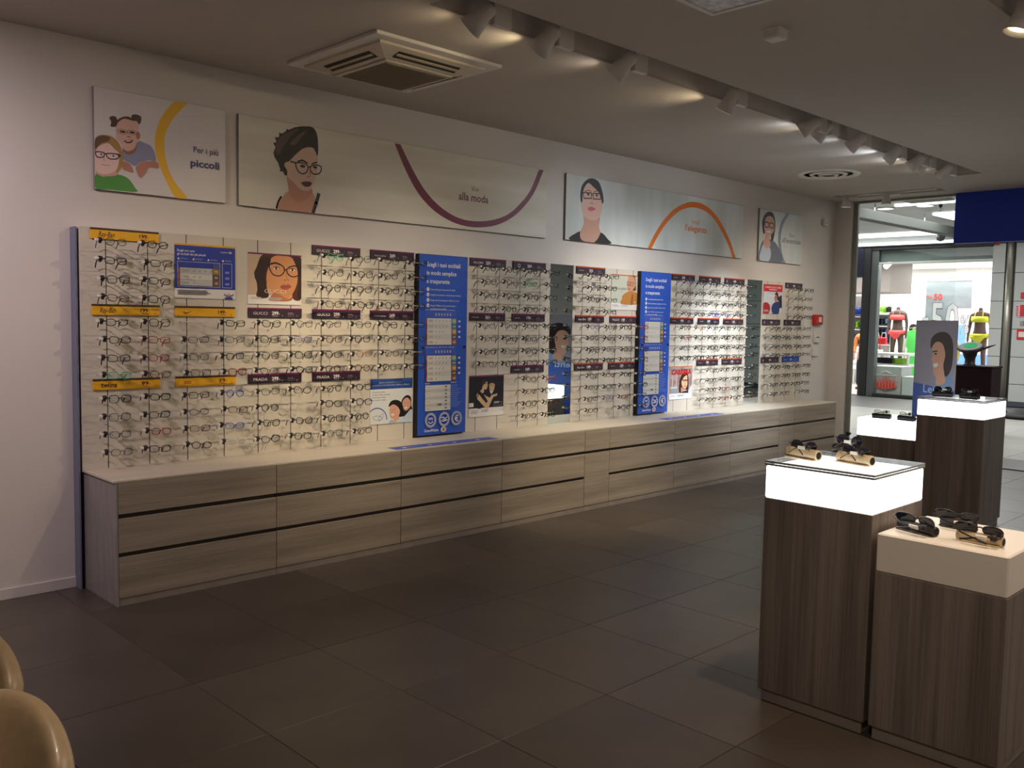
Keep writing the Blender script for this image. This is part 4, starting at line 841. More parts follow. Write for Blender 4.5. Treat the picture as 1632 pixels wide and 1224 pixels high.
P.poly(spl(c([(205, 370), (235, 355), (265, 365), (275, 400), (255, 450), (215, 445), (222, 410)])), G_HR); P.poly(spl(c([(400, 360), (430, 340), (485, 360), (485, 410), (460, 435), (430, 410)])), G_HR)
P.poly(spl(c([(265, 500), (262, 430), (300, 375), (350, 360), (420, 385), (465, 430), (462, 540), (470, 560), (440, 620), (400, 690), (340, 670), (310, 600), (270, 560)])), G_SK)
P.poly(spl(c([(262, 460), (268, 400), (320, 365), (380, 362), (440, 400), (400, 395), (340, 380), (285, 410)])), G_HR)
P.poly(spl(c([(320, 640), (370, 670), (430, 640), (450, 590), (445, 650), (410, 695), (350, 690)])), ink(150, 104, 88))
P.poly(ell(*c([(460, 530)])[0], 0.014, 0.024, 12), ink(180, 120, 100)); P.poly(spl(c([(335, 575), (375, 568), (415, 570), (395, 597), (355, 595)])), ink(120, 50, 50)); P.poly(c([(350, 574), (400, 572), (392, 582), (358, 583)]), WH)
for e in ((323, 495), (408, 502)): P.poly(ell(*c([e])[0], 0.018, 0.007, 12), ink(60, 36, 34)); P.line(spl([(x*1, z*1) for x, z in ell(*c([e])[0], 0.030, 0.014, 10)]), 0.0025, ink(120, 90, 100), True)
P.line(c([(352, 500), (378, 502)]), 0.0025, ink(120, 90, 100)); P.poly(spl(c([(355, 540), (380, 532), (398, 542), (378, 548)])), ink(176, 120, 104))
P.poly(spl(c([(322, 760), (380, 775), (410, 820), (418, 860), (370, 850), (325, 825)])), ink(186, 126, 108)); P.poly(spl(c([(440, 810), (500, 765), (560, 757), (630, 765), (642, 822), (560, 815), (530, 860), (488, 905), (460, 880)])), ink(186, 126, 108))
# boy
P.poly(spl(c([(84, 870), (150, 895), (270, 875), (370, 910), (430, 990), (440, 1030), (200, 1010), (80, 995)])), ink(74, 150, 64)); P.poly(spl(c([(90, 840), (150, 860), (280, 830), (270, 880), (180, 892), (95, 875)])), ink(214, 164, 150))
P.poly(spl(c([(80, 620), (180, 590), (270, 610), (300, 700), (290, 790), (250, 850), (160, 875), (95, 850), (80, 780)])), ink(238, 204, 194))
P.poly(spl(c([(78, 560), (130, 525), (220, 535), (290, 600), (325, 700), (322, 790), (285, 850), (262, 850), (285, 790), (290, 690), (250, 650), (200, 600), (140, 610), (95, 640), (78, 690)])), ink(176, 138, 76)); P.poly(spl(c([(80, 560), (140, 528), (210, 545), (190, 580), (130, 600), (80, 650)])), ink(110, 84, 66))
P.line(spl(c([(85, 675), (150, 680), (160, 700), (145, 722), (95, 718)])), 0.006, ink(34, 32, 70), True); P.line(spl(c([(180, 690), (230, 690), (288, 700), (275, 735), (215, 738), (185, 718)])), 0.006, ink(34, 32, 70), True); P.line(c([(158, 688), (182, 694)]), 0.007, ink(34, 32, 70)); P.line(c([(282, 700), (300, 712)]), 0.012, ink(34, 32, 70))
for e in ((132, 697), (240, 710)): P.poly(ell(*c([e])[0], 0.012, 0.007, 10), WH); P.poly(ell(*c([e])[0], 0.006, 0.007, 8), ink(70, 90, 120))
P.line(c([(135, 786), (175, 794), (212, 796)]), 0.003, ink(180, 110, 108)); P.line(c([(160, 720), (150, 745), (168, 752)]), 0.003, ink(200, 146, 132))
P.text('Per i più', *[v for v in c([(952, 678)])[0]], 0.168, 0.038, ink(44, 44, 116), 0.008); P.text('piccoli', *c([(925, 800)])[0], 0.198, 0.046, ink(44, 44, 116), 0.03)
P.build('print', t, (0, 0.0649, 0))
t, W_, H_ = canvas(1.034, 4.020, 2.400, 3.005, 'long canvas of a short-haired woman in glasses with a maroon arc', B2)
P = Print(W_, H_, (1.034, 2.400), 0.039, (370, 170, 3.138)); c = P.c; MAR = ink(112, 24, 62)
oc = c([(822, 180), (880, 320), (940, 430), (1010, 510), (1090, 565), (1170, 595), (1250, 603), (1330, 592), (1400, 560), (1460, 510), (1520, 430), (1568, 316)])
ic = c([(1545, 314), (1500, 420), (1445, 490), (1390, 537), (1325, 563), (1250, 572), (1175, 565), (1105, 537), (1035, 485), (970, 410), (912, 310), (852, 187)])
P.poly(osp(oc)+osp(ic), MAR); P.text('Vivi', *c([(1205, 420)])[0], 0.085, 0.040, MAR, 0); P.text('alla moda', *c([(1143, 462)])[0], 0.33, 0.062, MAR, 0.02)
P.poly(spl(c([(140, 500), (200, 465), (265, 440), (330, 425), (400, 425), (450, 440), (560, 500), (560, 545), (130, 505)])), ink(222, 214, 204))
P.poly(spl(c([(240, 510), (270, 440), (300, 420), (380, 430), (420, 440), (415, 528), (320, 520)])), ink(198, 148, 126))
P.poly(spl(c([(285, 330), (290, 400), (300, 450), (345, 480), (395, 450), (412, 425), (400, 400), (350, 360)])), ink(186, 134, 112))
P.poly(spl(c([(265, 290), (300, 230), (350, 200), (410, 205), (436, 240), (438, 290), (430, 340), (405, 405), (385, 420), (350, 410), (310, 370), (280, 345), (262, 320)])), ink(208, 178, 160))
P.poly(spl(c([(280, 345), (255, 310), (240, 280), (218, 240), (232, 205), (230, 165), (270, 125), (330, 100), (375, 96), (415, 103), (435, 140), (440, 200), (436, 245), (415, 205), (370, 205), (330, 235), (295, 270), (280, 275), (270, 290), (285, 320)])), ink(36, 26, 28))
P.poly(c([(232, 215), (212, 238), (226, 200), (214, 178), (234, 178), (222, 150), (246, 152), (244, 128), (270, 134), (284, 108), (300, 120), (322, 98), (334, 110), (352, 96), (372, 106), (392, 97), (405, 112), (300, 200)]), ink(40, 30, 30)); P.poly(c([(258, 300), (240, 285), (250, 310), (246, 322), (262, 322), (272, 340), (280, 344)]), ink(40, 30, 30)); P.poly(spl(c([(225, 200), (250, 150), (300, 120), (340, 110), (300, 150), (265, 200), (240, 240)])), ink(88, 68, 60)); P.poly(spl(c([(300, 180), (340, 140), (380, 120), (350, 160), (320, 190)])), ink(96, 78, 70))
P.line(c([(302, 272), (330, 280)]), 0.010, BK); P.line(spl(c([(328, 282), (360, 280), (388, 295), (382, 325), (360, 334), (338, 318)])), 0.008, BK, True); P.line(spl(c([(402, 298), (430, 290), (455, 300), (448, 330), (420, 336), (404, 322)])), 0.008, BK, True); P.line(c([(388, 300), (402, 302)]), 0.008, BK)
P.line(c([(338, 272), (360, 266), (385, 280)]), 0.012, ink(40, 26, 26)); P.line(c([(408, 285), (432, 276)]), 0.010, ink(40, 26, 26)); P.poly(ell(*c([(362, 296)])[0], 0.022, 0.010, 10), EYE); P.poly(ell(*c([(424, 302)])[0], 0.018, 0.009, 10), EYE)
P.poly(spl(c([(355, 378), (385, 372), (408, 380), (395, 398), (370, 396)])), ink(84, 26, 36)); P.line(c([(398, 310), (400, 345), (385, 352)]), 0.006, ink(160, 106, 88))
P.line(spl(c([(255, 450), (240, 475), (232, 506)]), 3)[:7], 0.014, BK); P.line(c([(442, 437), (430, 480), (415, 527)]), 0.026, BK)
P.build('print', t, (0, 0.0649, 0))
t, W_, H_ = canvas(4.275, 7.290, 2.408, 3.012, 'long canvas of a woman looking up with an orange arc', B3)
P = Print(W_, H_, (4.275, 2.408), 0.039, (890, 260, 3.98)); c = P.c; OR = ink(230, 120, 34)
oc = c([(578, 540), (620, 455), (670, 375), (720, 315), (770, 275), (820, 252), (865, 244), (920, 255), (970, 285), (1020, 340), (1070, 425), (1110, 515), (1137, 602)])
ic = c([(1117, 600), (1095, 530), (1055, 445), (1010, 368), (965, 318), (915, 290), (865, 280), (820, 286), (775, 306), (725, 350), (680, 405), (640, 470), (602, 543)])
P.poly(osp(oc)+osp(ic), OR); P.text('Scegli', *c([(860, 380)])[0], 0.14, 0.042, OR, 0); P.text("l'eleganza", *c([(818, 425)])[0], 0.40, 0.062, OR, 0.02)
P.poly(spl(c([(88, 487), (130, 440), (170, 430), (230, 445), (285, 440), (325, 480), (335, 512)])), ink(34, 32, 36)); P.poly(spl(c([(165, 490), (150, 440), (175, 380), (175, 300), (270, 330), (270, 400), (278, 445), (240, 500)])), ink(206, 160, 140))
P.poly(spl(c([(155, 255), (160, 190), (190, 140), (235, 130), (275, 160), (292, 220), (290, 290), (265, 350), (225, 362), (180, 340), (162, 300)])), ink(226, 184, 168))
P.poly(spl(c([(155, 245), (152, 190), (165, 135), (200, 100), (235, 96), (270, 120), (292, 180), (300, 240), (290, 255), (282, 220), (265, 180), (235, 150), (205, 125), (180, 150), (168, 190), (165, 240)])), ink(30, 26, 28))
P.line(c([(170, 185), (222, 188), (222, 222), (175, 222)]), 0.010, BK, True); P.line(c([(232, 190), (282, 192), (280, 228), (235, 226)]), 0.010, BK, True); P.line(c([(222, 198), (232, 200)]), 0.010, BK)
P.poly(ell(*c([(202, 197)])[0], 0.016, 0.012, 10), EYE); P.poly(ell(*c([(256, 203)])[0], 0.016, 0.012, 10), EYE); P.line(c([(180, 178), (205, 170), (220, 178)]), 0.007, BROW); P.line(c([(238, 180), (258, 174), (280, 186)]), 0.007, BROW)
P.poly(spl(c([(198, 285), (222, 275), (250, 290), (225, 302), (208, 300)])), ink(210, 96, 106)); P.line(c([(228, 215), (226, 250), (212, 254), (240, 256)]), 0.005, SKD)
P.build('print', t, (0, 0.0649, 0))
t, W_, H_ = canvas(7.650, 8.672, 2.408, 3.018, 'small canvas of a smiling woman in a grey cardigan with grey-blue arc', B3)
P = Print(W_, H_, (7.650, 2.408), 0.039, (890, 260, 3.98)); c = P.c; GB = ink(134, 144, 164)
oc = c([(1460, 317), (1425, 375), (1408, 450), (1408, 520), (1420, 590), (1432, 632)]); ic = c([(1453, 633), (1436, 590), (1424, 520), (1424, 455), (1440, 385), (1476, 320)]); P.poly(osp(oc)+osp(ic), GB)
P.text('Punta', *c([(1478, 466)])[0], 0.125, 0.040, ink(130, 130, 134), 0); P.text("all'essenziale", *c([(1430, 500)])[0], 0.46, 0.058, ink(110, 112, 118), 0.01)
P.poly(spl(c([(1285, 620), (1290, 540), (1310, 490), (1350, 480), (1400, 520), (1430, 630)])), ink(112, 118, 132)); P.poly(spl(c([(1290, 615), (1300, 540), (1330, 500), (1360, 560), (1345, 622)])), ink(196, 206, 220))
P.poly(spl(c([(1310, 440), (1305, 370), (1325, 320), (1355, 306), (1380, 330), (1388, 400), (1375, 485), (1360, 480), (1360, 350), (1330, 360), (1322, 440)])), ink(52, 34, 34)); P.poly(spl(c([(1318, 400), (1330, 345), (1360, 335), (1380, 365), (1378, 430), (1350, 470), (1358, 520), (1330, 540), (1312, 500), (1325, 455)])), ink(216, 166, 142))
P.line(spl(c([(1322, 375), (1345, 378), (1345, 405), (1325, 402)])), 0.012, BK, True); P.line(spl(c([(1353, 380), (1376, 384), (1374, 410), (1355, 406)])), 0.012, BK, True); P.poly(spl(c([(1330, 430), (1350, 428), (1362, 434), (1345, 442)])), WH)
P.build('print', t, (0, 0.0649, 0))

# ================================================================== SMALL THINGS ON THE RIGHT WALL
t = empty('fire_call_point', (9.165, WALL, 1.728), 'red square fire alarm call point on the wall near the entrance', 'alarm')
a = MB(); a.cbox(-0.105, 0.105, -0.055, 0, -0.066, 0.066, M_red, 0.012); a.build('housing', t); a = MB(); a.box(-0.02, 0.055, -0.057, -0.0551, -0.03, 0.035, M_white); a.build('glass_window', t)
t = empty('thermostat', (9.18, WALL, 1.475), 'small white thermostat with dark top slot below the red alarm', 'thermostat')
a = MB(); a.cbox(-0.07, 0.07, -0.035, 0, -0.045, 0.045, M_white, 0.005); a.build('housing', t); a = MB(); a.box(-0.04, 0.04, -0.036, -0.0345, 0.02, 0.032, M_gap); a.build('display', t)
t = empty('cable_duct', (9.15, WALL, 1.30), 'white cable duct running below the red alarm', 'duct')
a = MB(); a.cbox(-0.035, -0.015, -0.012, 0, -0.1, 0.36, M_white, 0.002); a.build('duct_run', t); a = MB(); a.cbox(-0.065, 0.075, -0.03, 0, -0.045, 0.055, M_white, 0.004); a.build('junction_box', t)

# ================================================================== PEDESTALS
def pedestal(x0, x1, y0, y1, h, zb, lit, glass, label):
    t = empty('display_pedestal', ((x0+x1)/2, (y0+y1)/2, 0), label, 'pedestal', 'display pedestals'); a2, b2 = (x1-x0)/2, (y1-y0)/2
    k = MB(); k.cbox(-a2+0.012, a2-0.012, -b2+0.012, b2-0.012, 0.0, 0.055, M_kick, 0.002); k.build('plinth', t)
    b = MB(); b.cbox(-a2, a2, -b2, b2, 0.055, zb, M_dwood, 0.002); b.build('wood_body', t)
    top = h-0.022 if glass else h
    l = MB(); l.cbox(-a2, a2, -b2, b2, zb, top, M_lit if lit else M_acry, 0.006); l.build('light_box', t)
    if glass:
        g = MB(); g.cbox(-a2-0.002, a2+0.002, -b2-0.002, b2+0.002, top+0.001, top+0.010, M_clear, 0.001); g.build('glass_plate', t)
        g = MB(); g.cbox(-a2-0.002, a2+0.002, -b2-0.002, b2+0.002, top+0.012, top+0.021, M_clear, 0.001); g.build('glass_plate', t)
        for k, (zz0, zz1) in enumerate(((top+0.001, top+0.010), (top+0.012, top+0.021))):
            g = MB(); e_ = 0.0022; p_ = 0.0032
            g.box(-a2-p_, a2+p_, -b2-p_, -b2-e_, zz0, zz1, M_edge).box(-a2-p_, a2+p_, b2+e_, b2+p_, zz0, zz1, M_edge).box(-a2-p_, -a2-e_, -b2-e_, b2+e_, zz0, zz1, M_edge).box(a2+e_, a2+p_, -b2-e_, b2+e_, zz0, zz1, M_edge); g.build('plate_rim', t)
    return t
pedestal(1.625, 2.125, -4.070, -3.585, 1.08, 0.915, True, True, 'tall dark wood pedestal with glowing white top and clear plate, nearest')
pedestal(1.622, 2.122, -4.580, -4.092, 0.85, 0.693, False, False, 'low dark wood pedestal with unlit white top, right of nearest')
pedestal(5.95, 6.45, -2.525, -2.005, 0.85, 0.692, True, False, 'low dark wood pedestal with glowing white top, behind and furthest left')
pedestal(5.90, 6.42, -3.080, -2.545, 1.08, 0.925, True, True, 'tall dark wood pedestal with glowing white top in front of the banner')

# ------------------------------------------------------------------ cases and sunglasses
def half_case(x, y, z, ang, L, r, m, label, group):
    t = empty('glasses_case', (x, y, z), label, 'glasses case', group, ang); n = 12
    sh = MB(); vs = []; prof = [(r*math.cos(a)*1.0, r*0.98+r*math.sin(a)*0.98) for a in [(-PI/2)+2*PI*k/(n*2)*1.0 for k in range(2*n)]]
    for e in (-L/2, -L/2+0.006, L/2-0.006, L/2):
        sc = 0.93 if abs(e) == L/2 else 1
        for a_, b_ in prof: vs.append((e, a_*sc, r*0.98+(b_-r*0.98)*sc))
    N_ = 2*n; fs = []
    for i in range(3):
        for k in range(N_): fs.append((i*N_+k, i*N_+(k+1) % N_, (i+1)*N_+(k+1) % N_, (i+1)*N_+k))
    fs += [tuple(range(N_))[::-1], tuple(3*N_+k for k in range(N_))]
    sh.add(vs, fs, m); sh.build('case_body', t, True)
    f = MB(); f.cbox(-L/2+0.004, L/2-0.004, -r*1.25, -r*0.2, 0.0, 0.006, m, 0.002, None); f.build('case_flap', t)
    e = MB(); e.lathe([(0, 0), (r*0.7, 0.0)], M_blackr, 14, Matrix.Translation((L/2+0.0006, 0, r*0.98)) @ Matrix.Rotation(PI/2, 4, 'Y')); tag(e.build('case_opening', t), 'dark open end')
    return t
def sunglasses(x, y, z, ang, shape, label, group, pitch=0.0, sun=True, tagm=True, cname='black', scale=1.05):
    """front upright, temples folded and crossed towards the viewer's side (-y local)"""
    a, b, e, cat = (0.029, 0.023, 2.3, 0.04) if shape == 'round' else (0.033, 0.017, 2.6, 0.10) if shape == 'wrap' else (0.027, 0.017, 3.2, 0.06)
    t = empty('sunglasses' if sun else 'eyeglasses', (x, y, z), label, 'sunglasses' if sun else 'glasses', group, ang); scale = 1.2 if shape == 'wrap' else scale
    t.rotation_euler = (pitch, 0, ang); t.scale = (scale,)*3
    fm = COLS[cname][0]; lm = M_lensdark if sun else M_lens; th = 0.0016 if shape != 'wrap' else 0.0022; cx = a+0.008
    f = MB()
    for sd in (-1, 1):
        o = superell(0, 0, a, b, e, 20, 0, cat)
        pts = [(sd*(cx+xx), 0.6*(cx+xx)**2*(-3 if shape == 'wrap' else -1.2), b+zz) for xx, zz in o]
        f.tube(pts, th, fm, 6, closed=True)
        L_ = MB(); n = len(pts); c0 = (sd*cx, 0.6*cx**2*-1.2+0.002, b); vs = [(p[0], p[1]-0.0008, p[2]) for p in pts]+[(p[0], p[1]+0.0008, p[2]) for p in pts]
        L_.add(vs, [tuple(range(n)), tuple(range(2*n-1, n-1, -1))]+[(i, i+n, (i+1) % n+n, (i+1) % n) for i in range(n)], lm); L_.build('lens', t)
        hx = sd*(cx+a+0.002); hy = 0.6*hx*hx*(-3 if shape == 'wrap' else -1.2); hz = b*1.45
        T_ = MB(); T_.tube([(hx, hy, hz), (hx*0.98, hy-0.012, hz-0.001), (hx*0.55, hy-0.030, hz*0.72), (-hx*0.15, hy-0.042, hz*0.35), (-hx*0.55, hy-0.046, -0.010 if shape == 'round' else 0.002)], [th, th*1.2, th*1.2, th*1.4, th*1.6], fm, 6); T_.build('temple', t)
    f.tube([(-0.010, 0, b*1.25), (0, 0.001, b*1.35), (0.010, 0, b*1.25)], th*1.1, fm, 6); f.build('frame_front', t, True)
    if tagm:
        k = MB(); k.cbox(0.006, 0.040, -0.050, -0.044, b*0.55, b*0.55+0.013, M_tag, 0.001); k.build('price_tag', t)
        k = MB(); k.lathe([(0.006, -0.010), (0.011, -0.006), (0.0115, 0.006), (0.006, 0.010)], M_blackr, 10, Matrix.Translation((cx+a*0.5, -0.040, b*1.0)) @ Matrix.Rotation(PI/2, 4, 'Y')); k.build('security_lock', t, True)
    return t
def on(px1, py1, px2, py2, z):
    a, b = at(px1, py1, 'z', z), at(px2, py2, 'z', z); return (a+b)/2, math.atan2((b-a).y, (b-a).x), (b-a).length
G1 = 'cases on the display pedestals'; G2 = 'sunglasses on the display pedestals'
def case_at(px1, py1, px2, py2, z, r, m, label, depth=None):
    c_, ang, L_ = on(px1, py1, px2, py2, z); L_ = min(L_, 0.17); nrm = Vector((-math.sin(ang), math.cos(ang), 0))
    if nrm.dot(c_-CP) < 0: nrm = -nrm
    p = c_+nrm*r*0.7; return half_case(p.x, p.y, z, ang, L_, r, m, label, G1), p, ang, nrm
_, p, ang, nrm = case_at(1246, 726, 1306, 736.5, 1.08, 0.024, M_kraft, 'tan leather case on the nearest glowing pedestal, left one')
q = p+nrm*0.004; sunglasses(q.x, q.y, 1.08+0.030, ang, 'round', 'round black sunglasses with crossed temples over the left tan case', G2, -0.1)
_, p, ang, nrm = case_at(1325, 734, 1394, 746, 1.08, 0.024, M_kraft, 'tan leather case on the nearest glowing pedestal, right one')
q = p+nrm*0.004; sunglasses(q.x, q.y, 1.08+0.028, ang, 'round', 'round black sunglasses with crossed temples over the right tan case', G2, -0.1)
_, p, ang, nrm = case_at(1319, 719.5, 1382, 730, 1.08, 0.022, M_dcase, 'dark leather case at the back of the nearest glowing pedestal')
q = p+nrm*0.0; sunglasses(q.x, q.y, 1.08+0.040, ang, 'round', 'large dark sunglasses over the dark case on the nearest glowing pedestal', G2, -0.1)
_, p, ang, nrm = case_at(1426, 841, 1492, 858, 0.85, 0.021, M_dcase, 'dark leather case at the left of the unlit white pedestal')
q = p-nrm*0.0; sunglasses(q.x, q.y, 0.85+0.036, ang, 'wrap', 'black wrap sunglasses on the left dark case, unlit pedestal', G2, 0.35)
_, p, ang, nrm = case_at(1519, 859, 1601, 875, 0.85, 0.021, M_kraft, 'tan leather case on the unlit white pedestal')
q = p; sunglasses(q.x, q.y, 0.85+0.038, ang, 'wrap', 'black wrap sunglasses on the tan case, unlit pedestal', G2, 0.35)
_, p, ang, nrm = case_at(1498, 838, 1552, 848, 0.85, 0.021, M_dcase, 'dark leather case at the back of the unlit white pedestal')
q = p; sunglasses(q.x, q.y, 0.85+0.036, ang, 'wrap', 'black wrap sunglasses on the rear dark case, unlit pedestal', G2, 0.35)
def far_set(x, y, z, ang, case_label, gl_label, sun):
    half_case(x, y, z, ang, 0.16, 0.022, M_blackr, case_label, G1)
    sunglasses(x, y, z+0.038, ang, 'round' if sun else 'rect', gl_label, G2, -0.15, sun)
far_set(6.03, -2.19, 0.85, -1.45, 'black case on the far low glowing pedestal, left one', 'thin clear eyeglasses on the left case, far low glowing pedestal', False)
far_set(6.03, -2.41, 0.85, -1.75, 'black case on the far low glowing pedestal, right one', 'thin clear eyeglasses on the right case, far low glowing pedestal', False)
far_set(6.06, -2.69, 1.08, -1.45, 'black case on the far tall glowing pedestal, left one', 'dark sunglasses on the left case, far tall glowing pedestal', True)
far_set(6.02, -2.92, 1.08, -1.75, 'black case on the far tall glowing pedestal, right one', 'dark sunglasses on the right case, far tall glowing pedestal', True)

# ================================================================== ROLL-UP BANNER
BX, BY, BA = 6.80, -2.33, math.radians(58)   # its plane runs along this direction; face looks to -x/+y side and to the wall
t = empty('banner_stand', (BX, BY, 0), 'upright banner of a smiling dark-haired man with blue lower part', 'banner', None, BA-PI)
# local x = to the viewer's right, face towards local -y
BW = 0.58; BH = 1.73
a = MB(); a.cbox(-BW/2-0.01, BW/2+0.01, -0.05, 0.05, 0, 0.05, M_silver, 0.008); a.build('base', t)
a = MB(); a.cbox(-BW/2, BW/2, 0.0, 0.006, 0.05, BH, ink(150, 148, 164), 0.001); a.build('sheet', t)
a = MB(); a.tube([(0, 0.02, 0.04), (0, 0.02, BH)], 0.008, M_silver, 8); a.build('pole', t)
P = Print(BW, BH-0.05); PZ = BH-0.05
def b_(pts): return [(BW*(a_-783)/248, PZ-(d_-168)*(1.73-1.14)/437) for a_, d_ in pts]
P.rect(0, 0, BW, PZ, ink(44, 84, 170)); P.poly([(0, 1.085), (BW, 1.045), (BW, PZ), (0, PZ)], ink(146, 144, 160))
P.poly(spl(b_([(908, 600), (925, 540), (960, 500), (1000, 520), (1015, 620), (910, 640)])), ink(120, 150, 190))
P.poly(spl(b_([(880, 360), (880, 300), (905, 262), (945, 245), (985, 262), (1010, 330), (1010, 470), (985, 545), (960, 520), (960, 380), (920, 340), (895, 345)])), ink(42, 32, 34))
P.poly(spl(b_([(890, 350), (915, 315), (950, 330), (968, 400), (960, 470), (968, 530), (975, 590), (925, 615), (920, 560), (905, 540), (898, 470), (888, 440), (895, 400)])), ink(206, 156, 132))
P.poly(spl(b_([(900, 470), (925, 462), (928, 478), (908, 492)])), WH); P.line(b_([(895, 385), (920, 378)]), 0.012, HR); P.poly(ell(*b_([(912, 398)])[0], 0.018, 0.010, 8), EYE)
P.text('Lenti', BW*0.26, PZ-0.68, 0.27, 0.075, ink(190, 205, 230), 0.01)
P.build('print', t, (-BW/2, -0.0005, 0.05))

# ================================================================== CHAIRS
def tub_chair(x, y, rz, label):
    t = empty('tub_chair', (x, y, 0), label, 'chair', 'tan leather tub chairs', rz)
    bm = bmesh.new(); NU, NV = 13, 7; grid = []
    for j in range(NV):
        v = j/(NV-1); row = []
        for i in range(NU):
            u = -1+2*i/(NU-1); ang = u*1.12
            R_ = 0.120+0.092*v**0.8; zt = 0.40+0.42*v*(1-0.34*abs(u)**2.3)
            xx = -R_*math.cos(ang)*(1.0+0.20*v)-0.02; yy = R_*math.sin(ang)*1.05
            row.append(bm.verts.new((xx-0.02*v, yy, zt)))
        grid.append(row)
    for j in range(NV-1):
        for i in range(NU-1): bm.faces.new((grid[j][i], grid[j][i+1], grid[j+1][i+1], grid[j+1][i]))
    me = bpy.data.meshes.new('backrest'); bmesh.ops.recalc_face_normals(bm, faces=bm.faces); bm.to_mesh(me); bm.free(); me.materials.append(M_tan)
    o = bpy.data.objects.new('backrest', me); col.objects.link(o); o.parent = t
    m = o.modifiers.new('s', 'SOLIDIFY'); m.thickness = 0.060; m.offset = 0
    m = o.modifiers.new('b', 'SUBSURF'); m.levels = 2; m.render_levels = 2
    for p in me.polygons: p.use_smooth = True
    s_ = MB(); s_.lathe([(0.0, 0.38), (0.145, 0.38), (0.162, 0.40), (0.166, 0.43), (0.145, 0.455), (0.0, 0.465)], M_tan, 28); s_.build('seat', t, True)
    for sx in (-1, 1):
        for sy in (-1, 1):
            l = MB(); l.tube([(sx*0.14, sy*0.14, 0.385), (sx*0.19, sy*0.19, 0.0)], [0.014, 0.011], M_silver, 8); l.build('leg', t)
    return t
tub_chair(-1.538, -3.605, math.radians(232), 'tan leather tub chair, nearer one at the bottom left corner')
tub_chair(-1.478, -3.067, math.radians(236), 'tan leather tub chair, further one cut by the left edge')

# ================================================================== MALL
mf = MB(); mf.box(9.76, 32, -12, 12, -0.08, -0.012, M_grout); mfo = mf.build('floor_mall'); struct(mfo)
ts = 0.9; meshes = {}
for nm, m in (('p', M_mtile), ('d', M_mtile2)):
    b = MB(); b.cbox(-ts/2+0.002, ts/2-0.002, -ts/2+0.002, ts/2-0.002, -0.012, 0, m, 0.001); meshes[nm] = b.mesh('tile')
for i in range(11):
    for j in range(-9, 8):
        cx = 9.76+ts*(i+0.5); cy = ts*(j+0.5)
        if cx > 19.0: continue
        k = 'p' if 1 <= i <= 6 else 'd'
        o = bpy.data.objects.new('tile', meshes[k]); col.objects.link(o); o.parent = mfo; o.location = (cx, cy, 0)
mb = MB(); mb.box(9.76, 32, -12, 12, 3.72, 3.85, mat('mall_ceiling_paint', (0.55, 0.57, 0.55), 0.5, noise=0.15, scale=1.2)); struct(mb.build('ceiling_mall'))
mb = MB(); mb.box(9.70, 9.76, -7.55, 12, H, 3.72, M_wall); struct(mb.build('wall_mall_header'))
mb = MB(); mb.box(9.76, 9.90, WALL+0.15, 12, 0, 3.72, M_wall); struct(mb.build('wall_mall_side'))
mb = MB(); mb.box(9.76, 32, 12, 12.1, 0, 3.72, M_wall); struct(mb.build('wall_mall_left'))
mb = MB(); mb.box(9.76, 32, -12.1, -12, 0, 3.72, M_wall); struct(mb.build('wall_mall_right'))
M_lamp = mat('lit_panel', (1, 1, 1), 0.5, noise=0.01, emis=2.6, emc=(0.97, 1, 0.98)); M_lamp2 = mat('lit_strip', (1, 1, 1), 0.5, noise=0.01, emis=1.5, emc=(0.88, 1, 0.95))
def zq(pts, z, m, name, label, cat, th=0.03, group=None):
    P3 = [at(px, py, 'z', z) for px, py in pts]; n = len(P3); b = MB(); vs = [(p.x, p.y, z) for p in P3]+[(p.x, p.y, z+th) for p in P3]
    b.add(vs, [tuple(range(n)), tuple(range(2*n-1, n-1, -1))]+[(i, i+n, (i+1) % n+n, (i+1) % n) for i in range(n)], m); o = fixn(b.build(name)); tag(o, label, cat, group); return o
def xy(z, x0, x1, y0, y1, m, name, label, cat, th=0.03, group=None):
    b = MB(); b.cbox(x0, x1, y0, y1, z, z+th, m, 0.003); o = b.build(name); tag(o, label, cat, group); return o
zc = 3.68
A_, B_ = at(1486, 343, 'z', zc), at(1521, 351, 'z', zc); xy(zc, A_.x, A_.x+1.0, -0.6, A_.y, M_lamp, 'ceiling_light', 'square lit ceiling panel in the mall beside the blue fascia', 'ceiling light', 0.035)
A_ = at(1486, 372, 'z', zc); xy(zc, A_.x-0.25, 18.82, A_.y, 7.0, M_lamp, 'ceiling_light', 'long lit ceiling panel in the mall near the opposite shop', 'ceiling light', 0.035)
A_, B_ = at(1425, 329, 'z', zc), at(1521, 322, 'z', zc); xy(zc, A_.x, A_.x+0.10, -2.5, A_.y, M_lamp2, 'ceiling_light', 'thin lit strip across the mall ceiling, nearest the glass', 'ceiling light', 0.035)
for px, py, lb in ((1411, 333.5, 'round lit downlight in the mall ceiling, left one'), (1474.5, 329, 'round lit downlight in the mall ceiling, right one')):
    p = at(px, py, 'z', 3.70); t = empty('downlight', (p.x, p.y, 3.72), lb, 'ceiling light', 'mall downlights')
    a = MB(); a.lathe([(0.15, 0), (0.16, -0.012), (0.13, -0.018), (0.13, -0.002)], M_white, 20); a.build('rim', t, True); a = MB(); a.lathe([(0, -0.016), (0.13, -0.014)], M_lamp, 20); fixn(a.build('lamp_disc', t))
mb = MB(); p1, p2 = at(1358, 338.5, 'z', 3.5), at(1530, 372, 'z', 3.5); dd = (p2-p1).normalized(); ang = math.atan2(dd.y, dd.x)
mb.cbox(-1.0, (p2-p1).length+1.5, -0.10, 0.10, 3.42, 3.58, mat('beam_grey', (0.05, 0.055, 0.05), 0.6, noise=0.05), 0.005); o = mb.build('ceiling_beam'); o.location = (p1.x, p1.y, 0); o.rotation_euler = (0, 0, ang)
tag(o, 'dark grey beam crossing below the mall ceiling', 'beam')
